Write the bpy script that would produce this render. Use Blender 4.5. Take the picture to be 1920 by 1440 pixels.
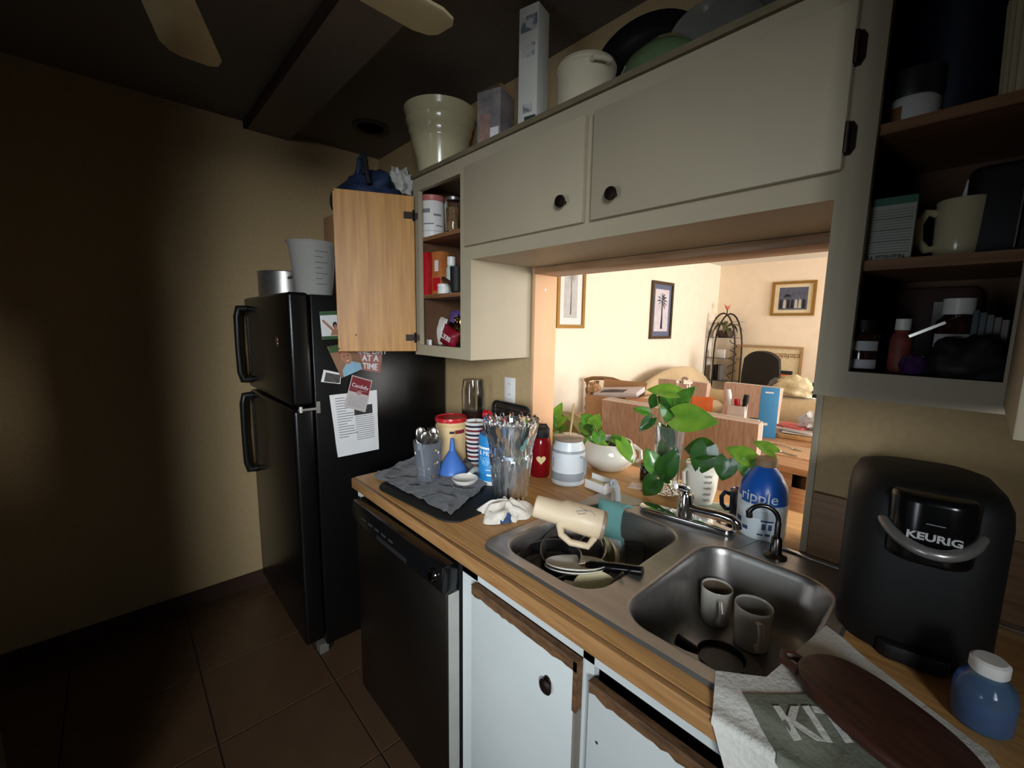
import bpy, bmesh, math, random
from mathutils import Vector, Matrix, noise
random.seed(7)
for o in list(bpy.data.objects): bpy.data.objects.remove(o)
SC = bpy.context.scene
COL = SC.collection
R_ = math.radians
# ------------------------------------------------------------------ camera
F = 808.47
YAW, PIT, ROL = R_(47.288), R_(7.832), R_(.85)
CAM = Vector((0, -.6424, 1.5179))
fw = Vector((-math.sin(YAW)*math.cos(PIT), math.cos(YAW)*math.cos(PIT), -math.sin(PIT)))
_r = Vector((math.cos(YAW), math.sin(YAW), 0)); _u = _r.cross(fw)
CR = _r*math.cos(ROL) + _u*math.sin(ROL); CU = -_r*math.sin(ROL) + _u*math.cos(ROL)
cd = bpy.data.cameras.new('camera'); cam = bpy.data.objects.new('camera', cd); COL.objects.link(cam)
cd.sensor_fit = 'HORIZONTAL'; cd.sensor_width = 36; cd.lens = F/1920*36; cd.clip_start = .01
m = Matrix((CR, CU, -fw)).transposed().to_4x4(); m.translation = CAM; cam.matrix_world = m
SC.camera = cam
# ------------------------------------------------------------------ world, lights, exposure
SC.view_settings.view_transform = 'Standard'; SC.view_settings.look = 'None'
SC.view_settings.gamma = 1; SC.view_settings.exposure = 0.0
SC.view_settings.use_curve_mapping = False
w = bpy.data.worlds.new('sky'); SC.world = w; w.use_nodes = True
bgn = w.node_tree.nodes['Background']; bgn.inputs[0].default_value = (.75, .85, 1, 1); bgn.inputs[1].default_value = .35
def area(name, loc, direction, sx, sy, power, col):
    l = bpy.data.lights.new(name, 'AREA'); l.shape = 'RECTANGLE'; l.size = sx; l.size_y = sy; l.energy = power; l.color = col
    o = bpy.data.objects.new(name, l); COL.objects.link(o); o.location = loc
    o.rotation_euler = Vector(direction).to_track_quat('-Z', 'Z').to_euler(); return o
# daylight: patio door and window in the living room's right wall; unseen back door and small window in the kitchen, both beams shaped
area('patio_daylight', (2.85, 1.72, 1.25), (-1, .2, -.03), 1.45, 2.1, 175, (1, .98, .95))
area('living_window_daylight', (2.85, 4.9, 1.5), (-1, -.1, -.05), 1.7, 1.4, 220, (1, .98, .95))
area('back_door_shaped_beam', (-.8, -3.02, .8), (-.1, 1, .02), .85, 1.3, 3.7, (.84, .93, 1)).data.spread = R_(50)  # set low and narrowed so brightness falls off around the counter like lens vignetting
area('kitchen_window_shaped_beam', (1.8, -2.15, 1.85), (-3.0, 2.3, -.9), .95, .9, 17, (.9, .96, 1)).data.spread = R_(50)  # unseen window light, narrowed and aimed to lift the counter and fridge side
# ------------------------------------------------------------------ pixel helpers (photo frame 1920x1440)
def ray(u, v): return fw + CR*((u-960)/F) - CU*((v-720)/F)
def at(u, v, ax, val):
    d = ray(u, v); i = 'xyz'.index(ax); return CAM + d*((val-CAM[i])/d[i])
HD = Vector((-math.sin(YAW), math.cos(YAW), 0))
def ztop(P, u, v):
    d = ray(u, v); return CAM.z + d.z*((Vector(P)-CAM).dot(HD)/d.dot(HD))
def mpp(P): return (Vector(P)-CAM).dot(fw)/F
def face(P): return math.atan2(CAM.x-P[0], -(CAM.y-P[1]))     # turn so that local -Y looks at the viewer
# ------------------------------------------------------------------ materials
_mc = {}
def lin(c): return tuple(((x/255)/12.92 if x/255 <= .04045 else ((x/255+.055)/1.055)**2.4) for x in c)
def M(name, col=(128,128,128), rough=.5, metal=0, var=.12, scale=18, stretch=(1,1,1), bump=0, trans=0, ior=1.45, col2=None, coat=0, alpha=1, sheen=0, detail=4, contrast=(.3,.7), emit=0):
    if name in _mc: return _mc[name]
    mt = bpy.data.materials.new(name); mt.use_nodes = True; nt = mt.node_tree; b = nt.nodes['Principled BSDF']
    c = lin(col); c2 = lin(col2) if col2 else tuple(x*(1-var) for x in c)
    tc = nt.nodes.new('ShaderNodeTexCoord'); mp = nt.nodes.new('ShaderNodeMapping'); mp.inputs['Scale'].default_value = stretch
    nt.links.new(tc.outputs['Object'], mp.inputs[0])
    nz = nt.nodes.new('ShaderNodeTexNoise'); nz.inputs['Scale'].default_value = scale; nz.inputs['Detail'].default_value = detail
    nt.links.new(mp.outputs[0], nz.inputs['Vector'])
    rp = nt.nodes.new('ShaderNodeValToRGB'); rp.color_ramp.elements[0].position = contrast[0]; rp.color_ramp.elements[1].position = contrast[1]
    rp.color_ramp.elements[0].color = (*c2, 1); rp.color_ramp.elements[1].color = (*c, 1)
    nt.links.new(nz.outputs['Fac'], rp.inputs[0]); nt.links.new(rp.outputs[0], b.inputs['Base Color'])
    b.inputs['Roughness'].default_value = rough; b.inputs['Metallic'].default_value = metal
    b.inputs['Transmission Weight'].default_value = trans; b.inputs['IOR'].default_value = ior
    b.inputs['Coat Weight'].default_value = coat; b.inputs['Alpha'].default_value = alpha; b.inputs['Sheen Weight'].default_value = sheen
    if bump:
        bp = nt.nodes.new('ShaderNodeBump'); bp.inputs['Strength'].default_value = bump; bp.inputs['Distance'].default_value = .004
        nt.links.new(nz.outputs['Fac'], bp.inputs['Height']); nt.links.new(bp.outputs[0], b.inputs['Normal'])
    _mc[name] = mt; return mt
WALLD = M('dark_bounce_absorber', (66,50,38), .6, var=.2, scale=8, stretch=(8,8,1))  # dark colour given to unseen walls to cut bounced light
WALLK = M('tan_wall_paint', (184,158,116), .75, var=.1, scale=60, bump=.25)
WALLL = M('cream_wall_paint', (244,232,212), .8, var=.05, scale=9, bump=.05)
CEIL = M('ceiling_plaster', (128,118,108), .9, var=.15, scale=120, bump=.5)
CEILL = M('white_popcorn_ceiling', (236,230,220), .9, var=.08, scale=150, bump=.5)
TILE = M('floor_tile_glaze', (96,72,52), .35, var=.18, scale=9, bump=.04)
GROUT = M('dark_grout', (74,58,46), .9, var=.3, scale=80)
CABW = M('cream_cabinet_paint', (172,160,136), .5, var=.06, scale=6, bump=.03)
CABL = M('white_cabinet_paint', (194,199,198), .5, var=.07, scale=5, bump=.03)
WOODIN = M('bare_plywood', (204,148,74), .45, col2=(172,116,50), scale=5, stretch=(14,14,.9), bump=.05)
WOODSH = M('shelf_wood', (150,108,72), .6, col2=(112,76,48), scale=6, stretch=(1,12,12), bump=.05)
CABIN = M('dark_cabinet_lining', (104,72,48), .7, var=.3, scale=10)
LAM = M('oak_laminate', (214,166,104), .42, col2=(178,130,76), scale=7, stretch=(1.1,16,16), bump=.03)
LAME = M('oak_edge_strip', (176,132,84), .45, col2=(146,104,62), scale=7, stretch=(1.1,16,16), bump=.03)
RAW = M('worn_raw_wood', (112,78,46), .85, col2=(70,46,26), scale=30, stretch=(1,4,4), bump=.4)
STEEL = M('brushed_steel', (166,163,160), .36, .85, var=.18, scale=5, stretch=(1,6,6), bump=.02)
STEELD = M('dark_stainless', (96,88,80), .32, 1, var=.1, scale=6, stretch=(1,1,12))
CHROME = M('polished_chrome', (205,205,205), .09, 1, var=.06, scale=30)
BRONZE = M('dark_bronze', (46,34,28), .42, .7, var=.3, scale=40, bump=.1)
BLACK = M('black_gloss_plastic', (12,12,13), .18, var=.1)
BLACKM = M('black_matte', (15,15,16), .62, var=.2, scale=60, bump=.06)
FRID = M('black_fridge_enamel', (13,12,12), .3, var=.2, scale=140, bump=.08)
WHITEP = M('white_plastic', (232,230,226), .35, var=.03)
WHITEC = M('white_glazed_ceramic', (228,224,212), .14, var=.04, coat=.4)
CREAMC = M('cream_ceramic', (208,196,158), .2, var=.07, scale=8, coat=.3)
PAPER = M('white_paper', (226,226,226), .85, var=.04, scale=12)
INK = M('black_ink', (34,32,34), .8)
INKG = M('grey_ink', (132,132,136), .85)
GLASS = M('clear_glass', (255,255,255), .02, trans=1, ior=1.45, var=0)
WATER = M('water', (250,255,250), .0, trans=1, ior=1.33, var=0)
CLEARP = M('frosted_clear_plastic', (206,212,222), .2, trans=.88, ior=1.3, var=.02)
CARD = M('brown_cardboard', (176,134,96), .85, var=.08, scale=14, stretch=(1,1,6))
LEAF = M('pothos_leaf', (92,150,46), .32, col2=(56,108,32), scale=2.2, coat=.3, detail=2)
LEAFL = M('pothos_leaf_light', (138,184,62), .32, col2=(92,150,44), scale=2.2, coat=.3, detail=2)
LEAFD = M('pothos_leaf_dark', (50,98,36), .3, col2=(30,66,22), scale=2.2, coat=.3, detail=2)
STEM = M('plant_stem', (120,140,70), .5)
RED = M('red_plastic', (186,26,36), .3, var=.08)
GOLD = M('gilt_frame', (158,120,58), .4, .5, var=.25, scale=60, bump=.2)
# ------------------------------------------------------------------ mesh builder
class B:
    def __init__(s): s.v = []; s.f = []; s.mi = []; s.cur = 0
    def add(s, vs, fs):
        n = len(s.v); s.v += [tuple(x) for x in vs]; s.f += [tuple(i+n for i in f) for f in fs]; s.mi += [s.cur]*len(fs); return s
    def m(s, i): s.cur = i; return s
    def box(s, a, b):
        x0,y0,z0 = a; x1,y1,z1 = b
        return s.add([(x0,y0,z0),(x1,y0,z0),(x1,y1,z0),(x0,y1,z0),(x0,y0,z1),(x1,y0,z1),(x1,y1,z1),(x0,y1,z1)],
                     [(3,2,1,0),(4,5,6,7),(0,1,5,4),(1,2,6,5),(2,3,7,6),(3,0,4,7)])
    def cbox(s, c, d): return s.box((c[0]-d[0]/2,c[1]-d[1]/2,c[2]-d[2]/2),(c[0]+d[0]/2,c[1]+d[1]/2,c[2]+d[2]/2))
    def lathe(s, prof, n=32, c=(0,0,0), ax=None, fn=None, cap0=True, cap1=True, mats=None):
        """prof: (r,z) list from bottom to top; r may be scaled by fn(theta,z)"""
        vs = []; fs = []; k = len(prof)
        q = Vector(ax).to_track_quat('Z','Y').to_matrix() if ax else None
        for r, z in prof:
            for i in range(n):
                t = 2*math.pi*i/n; rr = r*(fn(t, z) if fn else 1)
                p = Vector((rr*math.cos(t), rr*math.sin(t), z))
                if q: p = q @ p
                vs.append((p.x+c[0], p.y+c[1], p.z+c[2]))
        base = s.cur
        for j in range(k-1):
            if mats: s.cur = mats[j]
            ff = [(j*n+i, j*n+(i+1)%n, (j+1)*n+(i+1)%n, (j+1)*n+i) for i in range(n)]
            if j == 0: off = len(s.v); s.v += vs
            s.f += [tuple(a+off for a in f) for f in ff]; s.mi += [s.cur]*n
        if cap0 and prof[0][0] > 1e-5: s.f.append(tuple(off+i for i in reversed(range(n)))); s.mi.append(mats[0] if mats else s.cur)
        if cap1 and prof[-1][0] > 1e-5: s.f.append(tuple(off+(k-1)*n+i for i in range(n))); s.mi.append(mats[-1] if mats else s.cur)
        s.cur = base; return s
    def tube(s, pts, r, n=8, cap=True):
        pts = [Vector(p) for p in pts]; rr = r if isinstance(r, (list, tuple)) else [r]*len(pts)
        vs = []; fs = []; prev = None
        for i, p in enumerate(pts):
            t = (pts[min(i+1, len(pts)-1)] - pts[max(i-1, 0)]).normalized()
            if prev is None: a = t.orthogonal().normalized()
            else:
                a = prev - t*prev.dot(t); a = a.normalized() if a.length > 1e-6 else t.orthogonal().normalized()
            prev = a; b = t.cross(a)
            for k in range(n):
                th = 2*math.pi*k/n; vs.append(p + (a*math.cos(th) + b*math.sin(th))*rr[i])
        for i in range(len(pts)-1):
            for k in range(n): fs.append((i*n+k, i*n+(k+1)%n, (i+1)*n+(k+1)%n, (i+1)*n+k))
        if cap: fs.append(tuple(reversed(range(n)))); fs.append(tuple(range((len(pts)-1)*n, len(pts)*n)))
        return s.add(vs, fs)
    def prism(s, poly, h0, h1, ax='z'):
        def mk(a, b, h): return (a, b, h) if ax == 'z' else ((a, h, b) if ax == 'y' else (h, a, b))
        n = len(poly)
        vs = [mk(a, b, h0) for a, b in poly] + [mk(a, b, h1) for a, b in poly]
        fs = [tuple(reversed(range(n))), tuple(range(n, 2*n))] + [(i, (i+1) % n, n+(i+1) % n, n+i) for i in range(n)]
        return s.add(vs, fs)
    def grid(s, fn, nu, nv, thick=0, wrapu=False):
        vs = [Vector(fn(i/(nu), j/(nv))) for j in range(nv+1) for i in range(nu+1)]
        W = nu+1; fs = [(j*W+i, j*W+i+1, (j+1)*W+i+1, (j+1)*W+i) for j in range(nv) for i in range(nu)]
        if thick:
            nm = [Vector((0,0,0)) for _ in vs]
            for f in fs:
                q = (vs[f[1]]-vs[f[0]]).cross(vs[f[3]]-vs[f[0]])
                for i in f: nm[i] += q
            lo = [v - (x.normalized() if x.length > 0 else Vector((0,0,1)))*thick for v, x in zip(vs, nm)]
            n = len(vs); fs2 = fs + [tuple(i+n for i in reversed(f)) for f in fs]
            ring = [i for i in range(W)] + [j*W+nu for j in range(1, nv+1)] + [nv*W+i for i in range(nu-1, -1, -1)] + [j*W for j in range(nv-1, 0, -1)]
            fs2 += [(ring[(i+1) % len(ring)], ring[i], ring[i]+n, ring[(i+1) % len(ring)]+n) for i in range(len(ring))]
            return s.add(vs+lo, fs2)
        return s.add(vs, fs)
    def lump(s, c, d, seed=0, amp=.25, freq=2.2, n=20, k=14, flat=True, pw=1):
        vs = []; fs = []
        for j in range(k+1):
            ph = -math.pi/2 + math.pi*j/k
            for i in range(n):
                t = 2*math.pi*i/n; p = Vector((math.cos(ph)*math.cos(t), math.cos(ph)*math.sin(t), math.sin(ph)))
                p = Vector([math.copysign(abs(x)**pw, x) for x in p])
                q = 1 + amp*noise.noise(p*freq + Vector((seed*3.7, seed*1.3, seed))) + amp*.45*noise.noise(p*freq*2.7 + Vector((seed, 5, 9)))
                z = p.z*q
                if flat: z = max(z, -.55)
                vs.append((c[0]+p.x*q*d[0], c[1]+p.y*q*d[1], c[2]+z*d[2]))
        for j in range(k):
            for i in range(n): fs.append((j*n+i, j*n+(i+1) % n, (j+1)*n+(i+1) % n, (j+1)*n+i))
        return s.add(vs, fs)
def rrect(x0, y0, x1, y1, r, n=6):
    out = []
    for cx, cy, a0 in ((x1-r, y1-r, 0), (x0+r, y1-r, 90), (x0+r, y0+r, 180), (x1-r, y0+r, 270)):
        for i in range(n+1):
            t = R_(a0 + 90*i/n); out.append((cx+r*math.cos(t), cy+r*math.sin(t)))
    return out
def ob(name, b, mat, parent=None, loc=None, rot=None, smooth=35, bev=0, seg=2, weld=True, mod=None):
    me = bpy.data.meshes.new(name); me.from_pydata(b.v, [], b.f); 
    mats = mat if isinstance(mat, (list, tuple)) else [mat]
    for x in mats: me.materials.append(x)
    if len(mats) > 1:
        for p, i in zip(me.polygons, b.mi): p.material_index = min(i, len(mats)-1)
    bm = bmesh.new(); bm.from_mesh(me)
    if weld: bmesh.ops.remove_doubles(bm, verts=bm.verts, dist=1e-6)
    if bev:
        ed = [e for e in bm.edges if len(e.link_faces) == 2 and e.calc_face_angle(0) > R_(30)]
        bmesh.ops.bevel(bm, geom=ed, offset=bev, segments=seg, profile=.5, affect='EDGES', clamp_overlap=True)
    bmesh.ops.recalc_face_normals(bm, faces=bm.faces)
    bm.to_mesh(me); bm.free()
    if smooth:
        me.polygons.foreach_set('use_smooth', [True]*len(me.polygons)); me.set_sharp_from_angle(angle=R_(smooth))
    o = bpy.data.objects.new(name, me); COL.objects.link(o)
    if parent: o.parent = parent
    if loc is not None: o.location = loc
    if rot is not None: o.rotation_euler = rot
    return o
def tag(o, label, cat, group=None):
    o['label'] = label; o['category'] = cat
    if group: o['group'] = group
    return o
def T(name, label, cat, loc=(0,0,0), rz=0, group=None, rot=None):
    o = bpy.data.objects.new(name, None); COL.objects.link(o); o.empty_display_size = .02
    o.location = loc; o.rotation_euler = rot if rot else (0, 0, rz); return tag(o, label, cat, group)
def S(o): o['kind'] = 'structure'; return o
def text(parent, s, size, mat, loc=(0,0,0), rot=(0,0,0), wrap=0, ext=.0003, align='CENTER', name='lettering', conv=None, sx=1, bold=0):
    cu = bpy.data.curves.new('t', 'FONT'); cu.body = s; cu.size = size; cu.align_x = align; cu.align_y = 'CENTER'; cu.extrude = ext; cu.resolution_u = 3; cu.offset = bold
    to = bpy.data.objects.new('t', cu); COL.objects.link(to)
    bpy.context.view_layer.update()
    me = bpy.data.meshes.new_from_object(to.evaluated_get(bpy.context.evaluated_depsgraph_get())); bpy.data.objects.remove(to)
    me.name = name; me.materials.clear(); me.materials.append(mat)
    for v in me.vertices:
        x, y, z = v.co; x *= sx
        if wrap: t = x/wrap; r = wrap + z; v.co = (r*math.sin(t), -r*math.cos(t), y)
        elif conv: v.co = conv(x, y, z)
        else: v.co = (x, y, z)
    o = bpy.data.objects.new(name, me); COL.objects.link(o); o.parent = parent; o.location = loc; o.rotation_euler = rot; return o
FRONT = (math.pi/2, 0, 0)      # text facing local -Y
def patch(r, t0, t1, z0, z1, n=12, r1=None, th=.0004, b=None):
    """curved label patch on a cylinder; angle 0 is local -Y"""
    b = b or B(); r1 = r if r1 is None else r1
    return b.grid(lambda u, v: ((r+(r1-r)*v+th)*math.sin(t0+(t1-t0)*u), -(r+(r1-r)*v+th)*math.cos(t0+(t1-t0)*u), z0+(z1-z0)*v), n, 1, thick=th*.8)
def dup(o, parent=None):
    c = o.copy(); COL.objects.link(c); c.parent = parent
    for k in list(o.children): dup(k, c)
    return c
ZC = .914; WY = .68
# ================================================================== the setting
XL, XR, YB, YF, CZ = -2.7, 1.6, -2.9, 6.2, 2.535
fl = S(ob('floor', B().box((XL,YB,-.1),(XR,.8,-.004)), GROUT))
tile_b = B().box((-.2065,-.2065,-.01),(.2065,.2065,0)); t0 = None
for i in range(-3, 8):
    for j in range(-7, 2):
        x, y = -1.71+.42*i+.21, -.06+.42*j+.21
        if not (XL-.1 < x < XR+.1) or not (YB < y < .6): continue
        if t0 is None: t0 = ob('tile', tile_b, TILE, fl, bev=.0007, seg=1); o = t0
        else: o = t0.copy(); COL.objects.link(o)
        o.location = (x, y, random.uniform(-.0006, .0006))
S(ob('floor_living', B().box((-2.8,.8,-.1),(2.7,YF,-.002)), M('beige_carpet', (128,100,76), .95, var=.3, scale=200, bump=.6)))
S(ob('wall_left', B().box((XL-.12,YB-.12,0),(XL,WY,CZ)), WALLK))
S(ob('wall_living_left', B().box((-2.92,WY,0),(-2.8,YF+.12,2.6)), WALLL))
S(ob('wall_far', B().box((-2.8,YF,0),(2.7,YF+.12,2.6)), M('peach_wall_paint', (246,228,204), .8, var=.05, scale=9, bump=.05)))
b = B()                                                # living-room right wall with window and patio openings
for y0, y1, z0, z1 in ((.8,.95,0,2.6),(2.45,4.0,0,2.6),(5.8,6.2,0,2.6),(.95,2.45,2.25,2.6),(4.0,5.8,0,.75),(4.0,5.8,2.25,2.6)): b.box((2.55,y0,z0),(2.7,y1,z1))
S(ob('wall_living_right', b, WALLL))
S(ob('ceiling_living', B().box((-2.8,WY+.12,2.44),(2.7,YF,2.56)), CEILL))
PX0, PX1, LZ = -1.305, -.262, 1.728                     # pass-through opening
for nm, a, c in (('wall_passage_left',(-2.8,WY,0),(PX0,.8,CZ)),('wall_passage_right',(PX1,WY,0),(2.7,.8,CZ)),('wall_passage_top',(PX0,WY,LZ+.026),(PX1,.8,CZ)),('wall_passage_below',(PX0,WY,0),(PX1,.8,.87))):
    S(ob(nm, B().box(a, c), WALLK))
JAMB = M('peach_jamb_paint', (218,172,132), .6, var=.06, scale=12)
S(ob('trim_1', B().box((PX0-.004,WY-.004,.914),(PX0+.012,.812,LZ+.03)), JAMB, bev=.002))
S(ob('trim_2', B().box((PX0+.012,WY-.012,LZ),(PX1,.812,LZ+.026)), M('lintel_board', (176,138,102), .45, col2=(140,104,74), scale=6, stretch=(1,12,12)), bev=.002))
S(ob('trim_3', B().box((PX1-.012,WY-.004,.914),(PX1+.004,.812,LZ)), CABW, bev=.002))
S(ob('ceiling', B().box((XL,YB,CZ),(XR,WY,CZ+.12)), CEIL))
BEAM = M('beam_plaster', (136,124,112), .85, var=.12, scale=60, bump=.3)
S(ob('trim_4', B().box((XL,-.045,2.5),(XR,.155,CZ)), BEAM))
S(ob('trim_5', B().box((XL,-.062,2.5),(XR,-.045,CZ)), M('shadow_gap_strip', (48,38,32), .8)))  # dark strip paints in the shadow gap along the beam
b = B()
for x0, x1, z0, z1 in ((XL,-1.25,0,CZ),(-.35,XR,0,CZ),(-1.25,-.35,1.95,CZ)): b.box((x0,YB-.12,z0),(x1,YB,z1))
S(ob('wall_back', b, WALLD))
S(ob('wall_right', B().box((XR,YB,0),(XR+.12,-2.65,CZ)).box((XR,-1.65,0),(XR+.12,WY,CZ)).box((XR,-2.65,0),(XR+.12,-1.65,1.35)).box((XR,-2.65,2.35),(XR+.12,-1.65,CZ)), WALLK, smooth=0, weld=False))
S(ob('wall_light_block', B().box((-1.42,YB,0),(-1.3,-.905,CZ)), WALLD))  # unseen partition added to keep light off the left wall
S(ob('baseboard_left', B().box((XL,YB,0),(XL+.014,WY,.085)), M('dark_baseboard', (64,40,30), .6, var=.2)))
def wframe(n, x0, x1, y0, y1, z0, z1):
    ym = (y0+y1)/2; return S(ob(n, B().box((x0,y0,z0),(x1,y1,z0+.04)).box((x0,y0,z1-.04),(x1,y1,z1)).box((x0,y0,z0+.04),(x1,y0+.04,z1-.04)).box((x0,y1-.04,z0+.04),(x1,y1,z1-.04)).box((x0,ym-.015,z0+.04),(x1,ym+.015,z1-.04)), CABW, smooth=0, weld=False))
S(ob('door_1', B().box((-1.25,YB-.1,0),(-1.21,YB-.04,1.95)).box((-.39,YB-.1,0),(-.35,YB-.04,1.95)).box((-1.21,YB-.1,1.9),(-.39,YB-.04,1.95)).box((-1.21,YB-.1,0),(-.39,YB-.04,.06)), CABW, smooth=0, weld=False))
wframe('window_1', XR+.04, XR+.09, -2.65, -1.65, 1.35, 2.35); wframe('window_2', 2.6, 2.66, 4.0, 5.8, .75, 2.25)
wn = S(ob('door_2', B().box((2.6,.95,0),(2.66,1.0,2.25)).box((2.6,2.4,0),(2.66,2.45,2.25)).box((2.6,1.0,2.2),(2.66,2.4,2.25)).box((2.6,1.68,0),(2.66,1.73,2.2)), CABW))
# ================================================================== wall cabinets
YU = .356
def cab_box(x0, x1, z0, z1, o, name, label, th=.016, back=True):
    t = T(name, label, 'cabinet', ((x0+x1)/2, WY, z0)); L = (-(x0+x1)/2, -WY, -z0)
    b = B(); yb = WY-.002
    if o:   # face frame with opening o=(x0,x1,z0,z1)
        b.box((x0,YU,z0),(o[0],YU+.02,z1)).box((o[1],YU,z0),(x1,YU+.02,z1)).box((o[0],YU,z0),(o[1],YU+.02,o[2])).box((o[0],YU,o[3]),(o[1],YU+.02,z1))
        ob('face_frame', b, CABW, t, L, smooth=0, weld=False)
        ob('carcass', B().box((x0,YU+.02,z0),(x0+th,yb,z1)).box((x1-th,YU+.02,z0),(x1,yb,z1)).box((x0+th,YU+.02,z0),(x1-th,yb,z0+th)).box((x0+th,YU+.02,z1-th),(x1-th,yb,z1)), CABW, t, L, smooth=0, weld=False)
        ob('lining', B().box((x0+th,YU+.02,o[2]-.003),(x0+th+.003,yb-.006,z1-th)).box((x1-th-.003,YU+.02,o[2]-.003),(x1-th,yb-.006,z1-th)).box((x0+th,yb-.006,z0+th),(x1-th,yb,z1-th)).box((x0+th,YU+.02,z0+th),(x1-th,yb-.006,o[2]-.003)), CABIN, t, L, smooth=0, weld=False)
    else:
        ob('carcass', b.box((x0,YU,z0),(x1,yb,z1)), CABW, t, L, smooth=0)
    return t, L
ZT = 2.124
c1, L1 = cab_box(-1.725, -1.316, 1.38, ZT, (-1.683,-1.382,1.425,2.072), 'wall_cabinet', 'narrow open wall cabinet of packets and jars, its plywood-backed door swung wide')
for z in (1.642, 1.884): ob('shelf', B().box((-1.705,YU+.021,z-.016),(-1.336,WY-.009,z)), WOODSH, c1, L1, smooth=0)
# open door: hinge near (-1.70, .35), swung 115 degrees
dr = ob('door', B().box((-.322,-.009,0),(0,.009,.655)), [WOODIN], c1, Vector((-1.702,.346,1.395))+Vector(L1), (0,0,R_(180-115+0)), bev=.002, seg=1)
dr.rotation_euler = (0,0,R_(65))
ob('painted_face', B().box((-.322,.009,0),(0,.0105,.655)), CABW, dr)
for z in (.06, .575):
    ob('hinge', B().box((-.045,-.0125,z-.014),(-.012,-.009,z+.014)).tube([(-.004,-.012,z-.022),(-.004,-.012,z+.022)], .005).box((-.012,-.012,z-.012),(.014,-.009,z+.012)), BRONZE, dr)
for x, z in ((-.25,.07),(-.318,.012),(-.318,.648)): ob('screw_hole', B().lathe([(.004,0),(.004,.0006)], 10, (x,-.0093,z), (0,-1,0)), BRONZE, dr)
c2, L2 = cab_box(-1.316, -.214, 1.755, ZT, None, 'wall_cabinet', 'cream wall cabinet with two plain doors above the pass-through')
def flatdoor(x0, x1, z0, z1, kx, kz, hx):
    d = ob('door', B().box((x0,YU-.018,z0),(x1,YU,z1)), CABW, c2, L2, bev=.003, seg=2)
    ob('knob', B().lathe([(.006,0),(.007,.012),(.015,.016),(.0175,.022),(.0155,.027),(.008,.029),(.0,.029)], 24, (kx,YU-.018,kz), (0,-1,0)), BRONZE, d)
    if hx:
        for zc in (2.003, 1.856):
            ob('hinge', B().prism([(hx,zc-.028),(hx+.008,zc-.028),(hx+.014,zc-.018),(hx+.014,zc+.018),(hx+.008,zc+.028),(hx,zc+.028)], YU-.004, YU, 'y').tube([(hx,YU-.012,zc-.026),(hx,YU-.012,zc+.026)], .005), BRONZE, d)
flatdoor(-1.337, -.789, 1.802, 2.08, -.851, 1.865, None)
flatdoor(-.76, -.206, 1.802, 2.08, -.681, 1.852, -.205)
ob('top_lip', B().box((-1.725,YU-.012,ZT),(-.214,WY-.004,ZT+.016)), M('bare_top_board', (120,108,84), .7, var=.2, scale=20), c2, L2)
for z in (0,): pass
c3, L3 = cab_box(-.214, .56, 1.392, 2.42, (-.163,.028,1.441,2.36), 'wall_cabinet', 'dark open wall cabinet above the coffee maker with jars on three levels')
for z in (1.642, 1.872): ob('shelf', B().box((-.197,YU+.015,z-.018),(.543,WY-.008,z)), WOODSH, c3, L3, smooth=0)
ob('door', B().box((.032,YU-.31,1.405),(.05,YU,2.38)), CABW, c3, L3, bev=.002)
# ================================================================== counter, dishwasher, base cabinet
SX0, SX1, SY0, SY1 = -.881, -.123, .052, .668
ct = T('countertop', 'oak laminate kitchen countertop with a worn front edge strip', 'countertop', (-.2,.35,ZC)); Lc = (.2,-.35,-ZC)
hx0, hx1, hy0, hy1 = SX0+.02, SX1-.02, SY0+.02, SY1-.02
e0, e1 = -1.617, XR
b = B().box((e0,.016,ZC-.036),(hx0,WY,ZC)).box((hx1,.016,ZC-.036),(e1,WY,ZC)).box((hx0,.016,ZC-.036),(hx1,hy0,ZC)).box((hx0,hy1,ZC-.036),(hx1,WY,ZC))
ob('laminate_top', b, LAM, ct, Lc, smooth=0, weld=False)
ob('edge_strip', B().box((e0,0,ZC-.04),(e1,.0145,ZC-.0008)), LAME, ct, Lc, bev=.002)
ob('corner_bracket', B().box((e0+.012,.02,ZC-.075),(e0+.035,.05,ZC-.036)), WHITEP, ct, Lc)
bt = tag(ob('bar_top', B().box((PX0+.014,WY+.0015,ZC-.04),(PX1-.014,.985,ZC)), LAM, bev=.003), 'oak laminate bar ledge under the pass-through, holding the potted vines', 'ledge')
bs = tag(ob('backsplash_board', B().box((PX1+.006,WY-.012,ZC),(.9,WY-.0005,1.098)), M('brown_laminate_splash', (150,118,88), .5, col2=(122,92,66), scale=6, stretch=(1,12,12)), bev=.002), 'brown laminate backsplash board behind the coffee maker', 'backsplash')
sr = tag(ob('steel_strip', B().box((-.31,WY-.03,ZC),(.2,WY-.0135,ZC+.012)), CHROME, bev=.003), 'thin shiny metal strip along the foot of the backsplash', 'metal strip')
dw = T('dishwasher', 'built-in dishwasher with black control panel and dark steel door', 'dishwasher', (-1.212,.3,0)); Ld = (1.212,-.3,0)
ob('tub', B().box((-1.512,.0125,.02),(-.914,.62,.868)), BLACKM, dw, Ld)
dd = ob('door', B().box((-1.512,-.028,.1),(-.916,.012,.785)), STEELD, dw, Ld, bev=.004)
ob('door_side', B().box((-.916,-.023,.11),(-.9145,.012,.78)), M('pale_grey_side', (168,168,162), .5), dd)
pn = ob('control_panel', B().prism([(-.036,.785),(-.049,.80),(-.04,.868),(.012,.868),(.012,.785)], -1.514, -.914, 'x'), BLACK, dw, Ld, bev=.004)
ob('dial', B().lathe([(.015,0),(.016,.01),(.012,.014),(0,.014)], 24, (-.952,-.045,.832), (0,-1,.1)).lathe([(.019,0),(.019,.004)], 24, (-.952,-.045,.832), (0,-1,.1)), CHROME, pn)
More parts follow.
